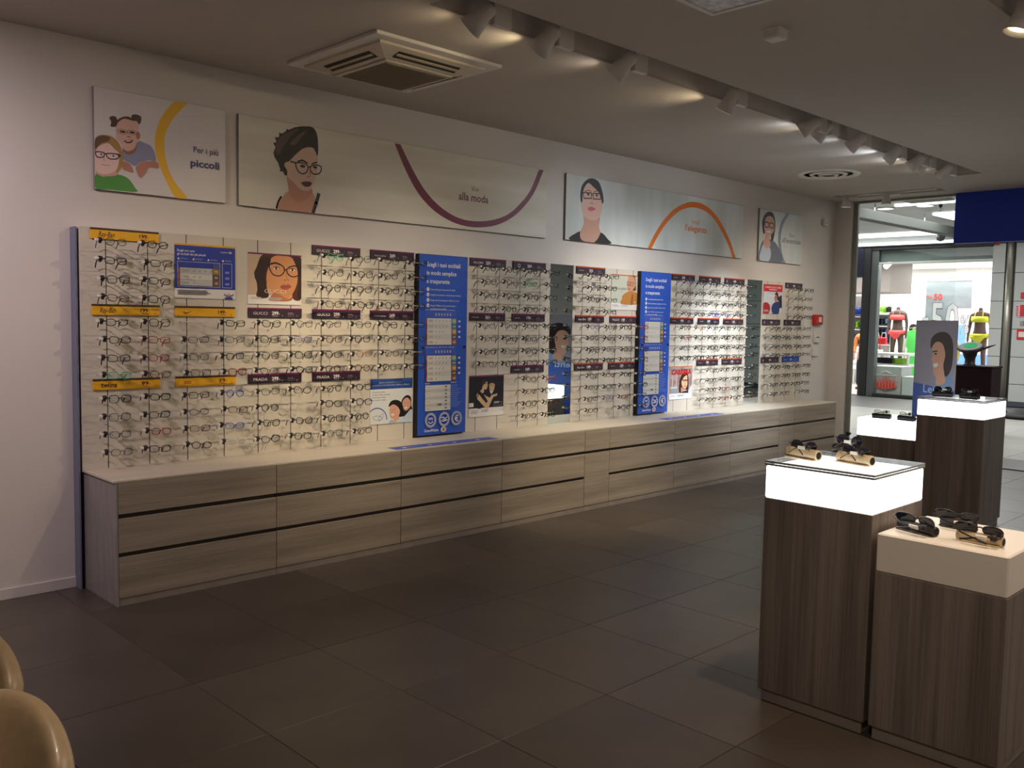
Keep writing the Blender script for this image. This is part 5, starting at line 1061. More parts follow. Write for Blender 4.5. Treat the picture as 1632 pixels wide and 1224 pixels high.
for k in range(3):
    mb = MB(); q = p1+dd*(0.8+k*2.0); mb.tube([(q.x, q.y, 3.58), (q.x, q.y, 3.72)], 0.012, M_alu, 6); h = mb.build('hanger_rod'); h.parent = o; h.matrix_parent_inverse = (Matrix.Translation(o.location) @ Matrix.Rotation(ang, 4, 'Z')).inverted()
p = at(1499, 380, 'z', 3.58); t = empty('dome_camera', (p.x, p.y, 3.72), 'dark dome camera under the mall ceiling near the opposite shop', 'camera')
a = MB(); a.lathe([(0.02, 0), (0.02, -0.06), (0.09, -0.07), (0.10, -0.12), (0.08, -0.18), (0.0, -0.21)], mat('smoked_dome', (0.12, 0.12, 0.12), 0.3, noise=0.02), 18); a.build('dome', t, True)
p = at(1499, 331.5, 'z', 3.66); t = empty('sprinkler', (p.x, p.y, 3.72), 'small black sprinkler in the mall ceiling', 'sprinkler')
a = MB(); a.lathe([(0.03, 0), (0.03, -0.04), (0.012, -0.05), (0.012, -0.09), (0.03, -0.10), (0.0, -0.11)], M_blackr, 12); a.build('head', t, True)
p = at(1481, 319.5, 'z', 3.71); xy(3.70, p.x-0.25, p.x+0.15, p.y-0.35, p.y+0.35, mat('vent_shadow', (0.2, 0.2, 0.2)), 'ceiling_vent', 'dark slotted vent in the mall ceiling above the entrance glass', 'vent', 0.018)

# ---- opposite shop front at x = 19
SX = 19.0
def Y(px, x=SX, py=500): return at(px, py, 'x', x).y
def Z(py, px=1450, x=SX): return at(px, py, 'x', x).z
M_frame = mat('dark_frame', (0.02, 0.021, 0.022), 0.5, noise=0.05); M_frame2 = mat('grey_frame', (0.10, 0.11, 0.11), 0.45, noise=0.05)
M_clad = mat('white_cladding', (0.50, 0.52, 0.50), 0.4, noise=0.04, scale=1.0)
t = empty('shop_front', (SX, 0, 0), 'opposite shop front with dark posts, dark sign box and large display window', 'shop front')
ya, yb, yc, yd = Y(1374), Y(1386), Y(1397), Y(1579)
def part(nm, x0, x1, y0, y1, z0, z1, m, ch=0.005, lab=None):
    b = MB(); b.cbox(x0-SX, x1-SX, y0, y1, z0, z1, m, ch); o = b.build(nm, t)
    if lab: tag(o, lab)
    return o
part('post', SX-0.08, SX+0.10, yb, ya, 0, 3.45, M_frame); part('post', SX-0.02, SX+0.16, yc, yb, 0, 3.45, M_frame2)
part('sign_box', SX-0.10, SX+0.25, ya-0.02, 7.0, Z(442, 1370), 3.45, mat('navy_signbox', (0.012, 0.016, 0.035), 0.4, noise=0.05))
part('sill', SX-0.05, SX+0.12, yd, yc, 0, 0.075, M_frame); part('head_rail', SX-0.05, SX+0.12, yd, 7.0, 3.40, 3.47, M_frame)
part('lit_cornice', SX-0.12, SX+0.10, -0.2, 7.0, 3.50, 3.56, M_lamp2); part('cornice_panel', SX-0.08, SX+0.15, -0.2, 7.0, 3.56, 3.715, mat('cornice_grey', (0.3, 0.31, 0.3), 0.5, noise=0.05)); part('cornice_panel', SX-0.08, SX+0.15, -0.2, 7.0, 3.47, 3.50, M_frame)
part('transom', SX+0.0, SX+0.05, yd, yc, Z(418, 1480)-0.02, Z(418, 1480)+0.03, mat('pale_transom', (0.6, 0.62, 0.6), 0.4, noise=0.02))
b = MB(); b.box(0.02, 0.032, yd, yc, 0.075, 3.40, M_pane); b.build('pane', t)
part('window_band', SX+0.10, SX+0.13, yd, yc, Z(418, 1480)+0.04, 3.40, mat('frosted_band', (0.22, 0.26, 0.25), 0.5, noise=0.1))
# lit letter on the sign box
P = Print(3.0, 3.0); b = MB(); AY0 = Y(1364.5, SX, 426); AZ0, AZ1 = Z(426, 1364), Z(409, 1360)
b.add([(-0.115, AY0, AZ0), (-0.115, AY0+0.33, AZ0), (-0.115, AY0+0.20, AZ1), (-0.115, AY0+0.13, AZ1)], [(0, 1, 2, 3)], mat('lit_letter', (0.85, 0.9, 1), 0.5, noise=0.01, emis=3)); fixn(b.build('lit_letter', t))
# numerals on the window
def vtext(s_, px0, py0, px1, py1, x, m, bold, parent, nm, dx=0.0, grow=0.0):
    vs, fs, x0, x1_, y0, y1_ = text_tris(s_, bold, 0); a, b2 = at(px0, py1, 'x', x), at(px1, py0, 'x', x)
    sx = (a.y-b2.y)/(x1_-x0); sz = (b2.z-a.z)/(y1_-y0); mb_ = MB()
    mb_.add([(x+dx-SX, a.y-(q[0]-x0)*sx, a.z+(q[1]-y0)*sz) for q in vs], fs, m); return fixn(mb_.build(nm, parent))
M_num = mat('window_numeral_white', (0.85, 0.87, 0.87), 0.5, noise=0.01, emis=0.15); M_out = mat('window_numeral_outline', (0.07, 0.08, 0.085), 0.5, noise=0.01)
for s_, box_ in (('5', (1482, 482.5, 1504, 533)), ('0', (1505.5, 482.5, 1529, 533)), ('-', (1470, 506, 1480, 513)), ('%', (1529.5, 502, 1545, 532))):
    g = 0.5; vtext(s_, box_[0]-g, box_[1]-g, box_[2]+g, box_[3]+g, SX-0.012, M_out, 0.035, t, 'numeral_outline'); vtext(s_, box_[0]+g*.3, box_[1]+g*.3, box_[2]-g*.3, box_[3]-g*.3, SX-0.02, M_num, 0.018, t, 'numeral')
# cladding beside and right of the window
def clad(y0, y1, x, label, cuts, end=0):
    tt = empty('wall_cladding', (x, 0, 0), label, 'cladding')
    for i in range(len(cuts)-1):
        b = MB(); b.cbox(0, 0.06, y0+0.004, y1-0.004, cuts[i]+0.006, cuts[i+1]-0.006, M_clad, 0.004); b.build('panel', tt)
    b = MB(); b.box(0.02, 0.12, y0, y1, cuts[0], 3.45, mat('joint_grey', (0.12, 0.12, 0.12), 0.8, noise=0.05)); b.build('backing', tt); return tt
cz = [0.02]+[Z(v, 1590) for v in (611, 568, 524, 480, 435)]+[3.45]
t2 = clad(Y(1598), Y(1579)+0.02, SX-0.02, 'white panel cladding between the shop window and the rounded column', cz)
b = MB(); b.box(-0.004, 0.0, Y(1594, SX, 389), Y(1586.5, SX, 389), Z(391, 1590), Z(387, 1590), M_red); tag(b.build('sticker', t2), 'small red sticker at the top')
t3 = empty('round_column', (SX, (Y(1599)+Y(1611))/2, 0), 'rounded metallic column between the white cladding panels', 'column'); r_ = (Y(1599)-Y(1611))/2
b = MB(); b.lathe([(r_, 0), (r_, 3.45)], mat('column_metal', (0.40, 0.39, 0.33), 0.35, metal=0.7, noise=0.05), 24, Matrix.Translation((0.02, 0, 0))); b.build('shaft', t3, True)
b = MB(); b.lathe([(r_+0.015, 0), (r_+0.015, 0.06), (r_, 0.07)], M_frame, 24, Matrix.Translation((0.02, 0, 0))); b.build('base_ring', t3)
b = MB(); b.box(SX+0.02, SX+0.12, Y(1614), Y(1611.5), 0, 3.45, M_frame); tag(b.build('shadow_gap_strip'), 'black strip put in for the shadow gap just right of the rounded column', 'post')  # black box painted in for a dark gap, no post stands there
t4 = empty('wall_cladding', (SX, 0, 0), 'large white wall cladding at the far right with red signs', 'cladding')
yl = Y(1613.5); widths = [yl, yl-2.2, yl-4.4, yl-6.6, yl-8.8, -11.9]
for j in range(5):
    for i in range(len(cz)-1):
        b = MB(); b.cbox(-0.0, 0.06, widths[j+1]+0.006, widths[j]-0.006, max(cz[i], 0.10)+0.006, cz[i+1]-0.006, M_clad, 0.004); b.build('panel', t4)
b = MB(); b.box(0.02, 0.15, -11.9, yl, 0, 3.715, mat('joint_grey', (0.1, 0.1, 0.1))); b.build('backing', t4)
b = MB(); b.cbox(-0.02, 0.03, -11.9, yl, 0, 0.10, mat('blue_grey_skirting', (0.06, 0.07, 0.09), 0.4, noise=0.1), 0.004); b.build('skirting', t4)
def red_sign(px0, py0, px1, py1, label, nm, inner=None, m=M_red):
    a_, b2 = at(px0, py1, 'x', SX), at(px1, py0, 'x', SX); tt = empty(nm, (SX, (a_.y+b2.y)/2, (a_.z+b2.z)/2), label, 'sign'); w2, h2 = (a_.y-b2.y)/2, (b2.z-a_.z)/2
    b = MB(); b.cbox(-0.03, 0, -w2, w2, -h2, h2, m, 0.006); b.build('plate', tt)
    if inner: b = MB(); b.box(-0.034, -0.03, *inner, M_white); b.build('window', tt)
    return tt
red_sign(1627, 466, 1637, 476, 'small red label on the far right cladding', 'wall_sign'); s5 = red_sign(1620, 485, 1641, 505, 'pink and red lettered sign on the far right cladding', 'wall_sign', None, mat('pink_sign', lin(214, 190, 196), 0.5, noise=0.02))
b = MB(); b.box(-0.036, -0.031, -0.17, 0.05, -0.12, 0.12, M_red); b.build('red_field', s5)
for k in range(5): 
    b = MB(); b.box(-0.034, -0.031, 0.08, 0.12, -0.11+k*0.045, -0.085+k*0.045, M_red); b.build('letter', s5)
red_sign(1620.5, 525, 1639, 541, 'red square alarm call point on the far right cladding', 'alarm_call_point', (-0.07, 0.07, -0.055, 0.055)); red_sign(1626, 512, 1632, 519, 'tiny grey button plate between red signs on the far right', 'button_plate', None, M_alu)
# dark object on the mall floor at the right edge
p = at(1628, 662, 'z', 0.05); t = empty('floor_cushion', (p.x, p.y, 0), 'low black pointed object lying on the pale mall floor at right edge', 'cushion')
b = MB(); b.lathe([(0.0, 0.0), (0.36, 0.0), (0.42, 0.03), (0.36, 0.09), (0.2, 0.15), (0.0, 0.17)], M_blackr, 20, Matrix.Diagonal((1, 1.1, 1, 1))); b.build('pad', t, True)
b = MB(); b.tube([(-0.2, 0.2, 0.05), (-0.3, 0.36, 0.035), (-0.36, 0.50, 0.02)], [0.10, 0.06, 0.015], M_blackr, 8); b.build('toe', t, True)

# ---- kiosk with flared bowl
KX = 13.0; y0, y1 = Y(1581, KX, 585), Y(1511, KX, 583); ym = (y0+y1)/2; hz = at(1550, 583, 'x', KX).z
t = empty('kiosk', (KX, ym, 0), 'dark brown box counter standing in the mall behind the banner', 'kiosk'); M_kio = mat('dark_brown_laminate', (0.016, 0.005, 0.006), 0.6, noise=0.2, scale=5, spec=0.15)
w2 = (y1-y0)/2
b = MB(); b.cbox(0, 0.45, -w2, w2, 0.05, hz-0.03, M_kio, 0.01); b.build('body', t); b = MB(); b.cbox(-0.01, 0.46, -w2-0.01, w2+0.01, hz-0.03, hz, M_kio, 0.004); b.build('top_board', t); b = MB(); b.cbox(0.03, 0.42, -w2+0.03, w2-0.03, 0, 0.05, M_blackr, 0.004); b.build('plinth', t)
pc = at(1545, 583, 'x', KX+0.2); zt_ = at(1545, 552, 'x', KX+0.2).z; rr = (Y(1525, KX, 556)-Y(1564, KX, 556))/2
t = empty('flared_lamp', (KX+0.2, pc.y, hz), 'black flared stand with two side blades and green glowing top on kiosk', 'lamp'); LX = t; hh = zt_-hz; M_fl = mat('dark_bronze', (0.018, 0.011, 0.012), 0.6, noise=0.1)
b = MB(); b.lathe([(0.10, 0), (0.075, 0.02), (0.068, hh*0.30), (0.095, hh*0.5), (rr*0.62, hh*0.70), (rr*0.95, hh*0.82), (rr, hh), (rr*0.85, hh+0.012), (0.0, hh+0.012)], M_fl, 28)
def skew(mb_):
    mb_.v = [(x, y, z+0.36*x*max(0, min(1.1, z/hh))**2) for x, y, z in mb_.v]
skew(b); b.build('stem', t, True)
b = MB(); b.lathe([(0, 0), (rr*0.56, 0), (rr*0.56, -0.006)], mat('green_glow', (0.03, 0.20, 0.08), 0.8, noise=0.3, scale=12, emis=0.2, spec=0.0), 20, Matrix.Translation((0, 0, hh+0.0155))); skew(b); tag(fixn(b.build('light_disc', t)), 'green round disc')
for sg, dz in ((1, 0.02), (-1, 0.03)):
    b = MB(); b.add([(-0.04, sg*rr*0.75, hh*0.72), (0.04, sg*rr*0.75, hh*0.72), (0.05, sg*rr*1.1, hh*0.86), (0.0, sg*rr*(1.75 if sg > 0 else 2.05), hh+dz), (-0.05, sg*rr*1.1, hh*0.90),
                    (-0.04, sg*rr*0.75, hh*0.84), (0.04, sg*rr*0.75, hh*0.84), (0.05, sg*rr*1.1, hh*0.97), (0.0, sg*rr*(1.75 if sg > 0 else 2.05), hh+dz+0.012), (-0.05, sg*rr*1.1, hh*0.99)],
              [(0, 1, 2, 3, 4), (9, 8, 7, 6, 5), (0, 5, 6, 1), (1, 6, 7, 2), (2, 7, 8, 3), (3, 8, 9, 4), (4, 9, 5, 0)], M_fl); skew(b); fixn(b.build('blade', t))

# ================================================================== SHOP INTERIOR
M_int = mat('store_white', (0.74, 0.72, 0.70), 0.6, noise=0.02); M_intf = mat('store_floor', (0.55, 0.50, 0.49), 0.3, noise=0.05, scale=2)
mb = MB(); mb.box(19.15, 26, 0.9, 9, -0.012, 0.001, M_intf); struct(mb.build('floor_store'))
mb = MB(); mb.box(26, 26.1, 0.9, 9, 0, 3.5, M_int); struct(mb.build('wall_store_back'))
mb = MB(); mb.box(19.2, 26, 0.85, 0.9, 0, 3.5, M_int); struct(mb.build('wall_store_right'))
mb = MB(); mb.box(19.2, 26, 9, 9.05, 0, 3.5, M_int); struct(mb.build('wall_store_left'))
mb = MB(); mb.box(19.15, 26, 0.9, 9, 3.36, 3.45, M_int); struct(mb.build('ceiling_store'))
mb = MB(); p = at(1357, 447, 'x', 22); q = at(1418, 466, 'x', 22); mb.cbox(22, 23.4, q.y, 8.9, q.z, 3.35, mat('soffit_taupe', (0.22, 0.185, 0.175), 0.6, noise=0.05), 0.01); tag(mb.build('soffit'), 'taupe dropped soffit inside the opposite shop', 'soffit')
SPL = [(1363, 450, 'first from the left in the taupe soffit row'), (1381, 451, 'second from the left in the taupe soffit row'), (1399, 454, 'third from the left in the taupe soffit row'), (1418, 456, 'fourth from the left in the taupe soffit row'),
       (1452, 457, 'left of the grey hanging banner'), (1533, 438, 'above the right window mannequin, left of two'), (1566, 440, 'above the right window mannequin, right of two'), (1416, 422, 'just below the window transom'),
       (1425, 402, 'left one of three in the top window band'), (1446, 401, 'middle one of three in the top window band'), (1470, 401, 'right one of three in the top window band')]
for px, py, lb in SPL:
    p = at(px, py, 'z', 3.24)
    if p.x < 19.3: p = at(px, py, 'x', 19.3)
    if p.x > 25.6: p = at(px, py, 'x', 25.6)
    t = empty('store_spotlight', (p.x, p.y, max(p.z, 3.1)+0.12), 'small white shop spotlight, '+lb, 'spotlight', 'spotlights inside the opposite shop'); t.location.z = 3.36; dz = p.z-3.36
    b = MB(); b.tube([(0, 0, 0), (0, 0, dz+0.03)], 0.012, M_white, 6); b.build('stem', t)
    b = MB(); b.tube([(0.06, -0.03, dz+0.06), (-0.07, 0.05, dz-0.06)], [0.055, 0.07], M_lamp, 10); b.build('lamp_shade', t)
# shelving with clothes
def shelf_unit(px0, px1, x, rows, label):
    a_ = at(px0, 520, 'x', x).y; b2 = at(px1, 520, 'x', x).y; t = empty('clothes_rack', (x, (a_+b2)/2, 0), label, 'shelving'); w2 = (a_-b2)/2
    b = MB(); b.cbox(0.42, 0.46, -w2, w2, 0.0, 2.5, M_int, 0.004); b.build('back_panel', t)
    for sg in (-1, 1): b = MB(); b.cbox(0, 0.46, sg*w2-0.015, sg*w2+0.015, 0, 2.3, M_int, 0.003); b.build('side_panel', t)
    out = []
    for (pt, pb) in rows:
        z1_, z0_ = at(px0, pt, 'x', x).z, at(px0, pb, 'x', x).z
        b = MB(); b.cbox(0, 0.42, -w2, w2, z0_-0.03, z0_, M_int, 0.003); b.build('shelf', t)
        b = MB(); b.tube([(0.2, -w2, z1_), (0.2, w2, z1_)], 0.012, M_silver, 6); b.build('hanging_rail', t); out.append((z1_, z0_))
    return t, w2, out
def garment(x, y, zt, zb, m, ang, label, group, cat='garment'):
    t = empty('garment', (x, y, zt), label, cat, group, ang); h = zt-zb; b = MB(); n = 8
    prof = [(-0.15, 0), (-0.05, 0.03), (0.05, 0.03), (0.15, 0), (0.17, -h*0.35), (0.14, -h*0.38), (0.145, -h), (0.05, -h*0.97), (-0.06, -h), (-0.145, -h*0.98), (-0.14, -h*0.38), (-0.17, -h*0.35)]
    b.prism([(a_, c_) for a_, c_ in prof], -0.022, 0.022, m); fixn(b.build('cloth', t))
    b = MB(); b.tube([(0, 0, 0.02), (0, 0, 0.05), (0.02, 0, 0.065), (0.0, 0, 0.08)], 0.004, M_silver, 5); b.build('hanger', t); return t
CLR = {'royal blue': (30, 80, 190), 'navy': (18, 22, 50), 'light blue': (110, 170, 220), 'black': (20, 20, 24), 'white': (225, 228, 232), 'lime': (150, 210, 60), 'orange': (220, 120, 50), 'teal': (40, 150, 150)}
def fill(t, w2, out, tones, label, where):
    for ri, (z1_, z0_) in enumerate(out):
        n = max(3, int(2*w2/0.11))
        for k in range(n):
            cn = random.choice(tones[ri % len(tones)]); y_ = t.location.y-w2+0.06+(2*w2-0.12)*k/max(1, n-1)
            garment(t.location.x+0.2, y_, z1_-0.07, z0_+0.03+random.uniform(0, 0.05), mat('cloth_'+cn.replace(' ', '_'), lin(*CLR[cn]), 0.8, noise=0.2, scale=12), random.uniform(0.0, 0.12), '%s garment, %s from the left on the %s rail of %s' % (cn, ['first','second','third','fourth','fifth','sixth','seventh','eighth','ninth','tenth','eleventh','twelfth','thirteenth'][n-1-k], ['top','middle','bottom'][ri], where), label)
rws = [(489, 504), (509, 524), (530, 551)]
t, w2, o_ = shelf_unit(1346, 1381, 23.5, rws, 'white clothes rack seen through the opposite shop doorway')
fill(t, w2, o_, [['royal blue', 'white', 'navy'], ['light blue', 'white', 'teal', 'lime'], ['royal blue', 'royal blue', 'navy']], 'garments on the doorway rack', 'the doorway rack')
t, w2, o_ = shelf_unit(1388, 1420, 24.2, [(486, 500), (505, 519), (521, 548)], 'white clothes rack behind the red bikini mannequin')
fill(t, w2, o_, [['black', 'lime', 'black'], ['white', 'light blue', 'navy'], ['navy', 'royal blue', 'navy']], 'garments on the rear rack', 'the rear rack')
# chest of white drawers in doorway
a_, b2 = at(1348, 553, 'x', 22.6), at(1371, 590, 'x', 22.6); t = empty('drawer_chest', (22.6, (a_.y+b2.y)/2, 0), 'white chest with stacked drawers in the opposite shop doorway', 'chest'); w2 = (a_.y-b2.y)/2
b = MB(); b.cbox(0, 0.5, -w2, w2, b2.z, a_.z, M_int, 0.005); b.build('body', t)
for k in range(4): 
    h = (a_.z-b2.z)/4; b = MB(); b.cbox(-0.02, 0, -w2+0.01, w2-0.01, b2.z+k*h+0.02, b2.z+(k+1)*h-0.015, M_int, 0.004); b.build('drawer', t)
for sy in (-1, 1):
    for sx in (0.03, 0.47): b = MB(); b.cbox(sx-0.02, sx+0.02, sy*(w2-0.03)-0.02, sy*(w2-0.03)+0.02, 0, b2.z, M_int, 0.003); b.build('leg', t)
for px0, py0, px1, py1, m, lb in ((1364, 473, 1380, 479.5, M_red, 'red sign board high on the shop wall behind the doorway'), (1392, 472, 1408, 479, M_alu, 'grey sign board high on the shop wall behind the window')):
    a_, b2 = at(px0, py1, 'x', 25.9), at(px1, py0, 'x', 25.9); b = MB(); b.cbox(25.93, 25.999, b2.y, a_.y, a_.z, b2.z, m, 0.005); tag(b.build('wall_board'), lb, 'sign')
# display tables
def table(x, px0, px1, pt, depth, label, zbase=0.0, shelf=None):
    a_, b2 = at(px0, pt, 'x', x), at(px1, pt, 'x', x); t = empty('display_table', (x, (a_.y+b2.y)/2, 0), label, 'table'); w2 = (a_.y-b2.y)/2; z = a_.z
    b = MB(); b.cbox(0, depth, -w2, w2, z-0.06, z, M_int, 0.005); b.build('table_top', t)
    if shelf: b = MB(); zz = at(px0, shelf, 'x', x).z; b.cbox(0.02, depth-0.02, -w2, w2, zz-0.05, zz, M_int, 0.005); b.build('shelf', t)
    for sy in (-1, 1):
        for sx in (0.03, depth-0.03): b = MB(); b.cbox(sx-0.025, sx+0.025, sy*(w2-0.03)-0.025, sy*(w2-0.03)+0.025, 0, z-0.06, M_int, 0.003); b.build('leg', t)
    return t, z, w2
t, zt2, w2 = table(20.2, 1386, 1449, 561.5, 0.7, 'white two-level table behind the display window', 0, 579)
zs = at(1400, 579, 'x', 20.2).z
def folded(x, y, z, n, cn, label):
    t = empty('folded_clothes', (x, y, z), label, 'clothes'); m = mat('cloth_'+cn.replace(' ', '_'), lin(*CLR[cn]), 0.8, noise=0.2, scale=12)
    for k in range(n): b = MB(); b.cbox(-0.12, 0.12, -0.15+0.004*(k % 2), 0.15, k*0.035, k*0.035+0.032, m, 0.012); b.build('folded_item', t)
folded(20.45, at(1408, 575, 'x', 20.45).y, zs+0.002, 4, 'navy', 'stack of folded navy clothes on the lower level of the table'); folded(20.45, at(1420.5, 575, 'x', 20.45).y, zs+0.002, 4, 'navy', 'second stack of folded navy clothes on the lower table level')
folded(20.45, at(1434, 575, 'x', 20.45).y, zs+0.002, 4, 'lime', 'stack of folded lime clothes on the lower level of the table')
folded(20.45, at(1395, 560, 'x', 20.45).y, zt2+0.002, 2, 'white', 'folded white clothes on top of the table beside the red bag')
M_rc = mat('cloth_red', lin(224, 40, 50), 0.7, noise=0.15, scale=10)
p = at(1401, 548, 'x', 20.4); t = empty('handbag', (20.4, p.y, zt2), 'red and white striped bag hanging on a stand on the table', 'bag')
b = MB(); b.tube([(0.05, 0, 0), (0.05, 0, 0.42)], 0.012, M_rc, 6); b.build('stand', t); hb = at(1401, 549, 'x', 20.4).z-zt2; b = MB(); b.cbox(0.0, 0.10, -0.17, 0.17, max(hb, 0.1), max(hb, 0.1)+0.18, M_rc, 0.02); b.build('bag_body', t)
for sy in (-0.09, 0.09): b = MB(); b.tube([(0.05, sy-0.06, hb+0.18), (0.05, sy-0.04, hb+0.29), (0.05, sy+0.04, hb+0.29), (0.05, sy+0.06, hb+0.18)], 0.010, M_white, 6); b.build('handle', t)
a_, b2 = at(1391, 628, 'x', 19.3), at(1437, 585, 'x', 19.3); w2 = (a_.y-b2.y)/2
t = empty('display_plinth', (19.3, (a_.y+b2.y)/2, 0), 'grey-white plinth behind the window with red decal basket picture', 'plinth'); b = MB(); b.cbox(0, 0.6, -w2, w2, 0, b2.z, mat('plinth_grey', (0.45, 0.47, 0.44), 0.5, noise=0.05), 0.006); b.build('body', t)
p = at(1411, 622, 'x', 19.25); t = empty('wire_basket', (19.24, p.y, p.z), 'red and white crown-like basket decoration in front of the plinth', 'basket'); t.location.z = p.z
M_rl = mat('red_translucent', lin(232, 90, 80), 0.4, noise=0.2, scale=14)
for k in range(7):
    yy = -0.22+k*0.073; b = MB(); b.lathe([(0.04, 0.02), (0.035, 0.12), (0.0, 0.22+0.06*(3-abs(3-k)))], M_rl, 8, Matrix.Translation((0, yy, 0.05*abs(3-k)/3))); b.build('red_cone', t)
b = MB(); b.tube([(0, -0.26, 0.12), (0.0, -0.25, 0.36), (0.0, 0.25, 0.36), (0, 0.26, 0.12), (0, 0, 0.0)], 0.008, M_white, 6, closed=True); b.build('wire_frame', t)
p = at(1411, 585, 'x', 19.24)
b = MB(); b.tube([(0, -0.12, 0.40), (0, 0, 0.46), (0, 0.12, 0.40)], 0.008, M_white, 6); b.build('handle', t)
a_, b2 = at(1436, 634, 'x', 19.25), at(1456, 601, 'x', 19.25); w2 = (a_.y-b2.y)/2
t = empty('display_plinth', (19.25, (a_.y+b2.y)/2, 0), 'low pale plinth right of the basket, behind the window', 'plinth'); b = MB(); b.cbox(0, 0.5, -w2, w2, 0, b2.z, mat('plinth_pale', (0.6, 0.64, 0.62), 0.5, noise=0.03), 0.006); b.build('body', t)
# grey banner with red 50 and lit swimwear picture behind the numerals
a_, b2 = at(1467, 640, 'x', 20.8), at(1550, 447, 'x', 20.8)
t = empty('hanging_banner', (20.8, 0, 0), 'tall grey hanging banner behind the window numerals with red 50', 'banner'); b = MB(); b.cbox(0, 0.02, b2.y, a_.y, 0.05, b2.z, mat('banner_grey', (0.24, 0.27, 0.29), 0.6, noise=0.25, scale=2, stretch=(1, 1, 3)), 0.002); b.build('sheet', t)
for s_, bx in (('50', (1488, 468, 1502, 478)), ('FINO AL', (1476, 471, 1486, 475.5))):
    o = vtext(s_, *bx, 20.79, mat('red_print', lin(230, 60, 60), 0.5, noise=0.01), 0.02, t, 'lettering'); o.location.x = SX-20.8
b = MB(); b.tube([(0.01, b2.y, b2.z), (0.01, a_.y, b2.z)], 0.02, M_silver, 8); b.build('top_rod', t)
a_, b2 = at(1520, 588, 'x', 21.5), at(1584, 484, 'x', 21.5); t = empty('lit_picture', (20.7, 0, 0), 'glowing pink and blue beach picture behind the right window mannequin', 'picture')
A3, B3_ = at(1509, 589, 'x', 20.7), at(1579, 492, 'x', 20.7)
b = MB(); b.box(0, 0.04, B3_.y, A3.y, A3.z, B3_.z, mat('beach_glow', (0.62, 0.72, 0.95), 0.5, noise=0.4, scale=1.6, dark=(0.85, 0.55, 0.52), emis=0.9)); b.build('backlit_sheet', t)
M_bl = mat('blue_glow', (0.16, 0.32, 0.95), 0.5, noise=0.2, emis=1.1)
for (q0, q1, q2, q3) in ((1512, 566, 1578, 588), (1524, 518, 1540, 556)):
    A4, B4 = at(q0, q3, 'x', 20.69), at(q2, q1, 'x', 20.69); b = MB(); b.box(-0.012, -0.002, B4.y, A4.y, A4.z, B4.z, M_bl); b.build('blue_field', t)
b = MB(); b.box(0.0, 0.06, B3_.y, A3.y, 0, A3.z, M_int); b.build('base', t)

# ------------------------------------------------------------------ figures
def skin_mesh(name, verts, edges, m, parent, sub=2):
    me = bpy.data.meshes.new(name); me.from_pydata([v[0] for v in verts], edges, []); me.materials.append(m)
    o = bpy.data.objects.new(name, me); col.objects.link(o); o.parent = parent
    md = o.modifiers.new('skin', 'SKIN'); md.use_smooth_shade = True
    for i, v in enumerate(verts):
        r = v[1]; me.skin_vertices[0].data[i].radius = (r, r) if not isinstance(r, tuple) else r
    me.skin_vertices[0].data[0].use_root = True
    s_ = o.modifiers.new('sub', 'SUBSURF'); s_.levels = sub; s_.render_levels = sub
    return o
def body(parent, m, head=True, pose='stand', H_=1.7):
    s = H_/1.7; V = lambda x, y, z, r: ((x*s, y*s, z*s), (r[0]*s, r[1]*s) if isinstance(r, tuple) else r*s)
    vs = [V(0, 0, 0.93, (0.12, 0.15)), V(0, 0, 1.08, (0.095, 0.12)), V(0, 0, 1.25, (0.10, 0.14)), V(0, 0, 1.38, (0.085, 0.13)), V(0.0, 0, 1.47, 0.05)]
    es = [(0, 1), (1, 2), (2, 3), (3, 4)]
    if head: vs += [V(-0.01, 0, 1.54, 0.062), V(-0.015, 0, 1.61, 0.088), V(-0.01, 0, 1.68, 0.060)]; es += [(4, 5), (5, 6), (6, 7)]
    else: vs += [V(0, 0, 1.52, 0.045), V(0, 0, 1.56, 0.043)]; es += [(4, 5), (5, 6)]
    for sg in (-1, 1):
        n = len(vs); vs += [V(0, sg*0.18, 1.39, 0.05), V(0.02, sg*0.225, 1.12, 0.038), V(-0.03, sg*0.235, 0.90, 0.027), V(-0.04, sg*0.235, 0.83, 0.028), V(-0.05, sg*0.232, 0.76, 0.014)]
        es += [(3, n), (n, n+1), (n+1, n+2), (n+2, n+3), (n+3, n+4)]
        n = len(vs); vs += [V(0, sg*0.09, 0.82, 0.088), V(-0.01, sg*0.10, 0.50, 0.055), V(0.01, sg*0.105, 0.28, 0.050), V(0.02, sg*0.11, 0.08, 0.034), V(-0.10, sg*0.12, 0.025, 0.028)]
        es += [(0, n), (n, n+1), (n+1, n+2), (n+2, n+3), (n+3, n+4)]
    return skin_mesh('body', vs, es, m, parent)
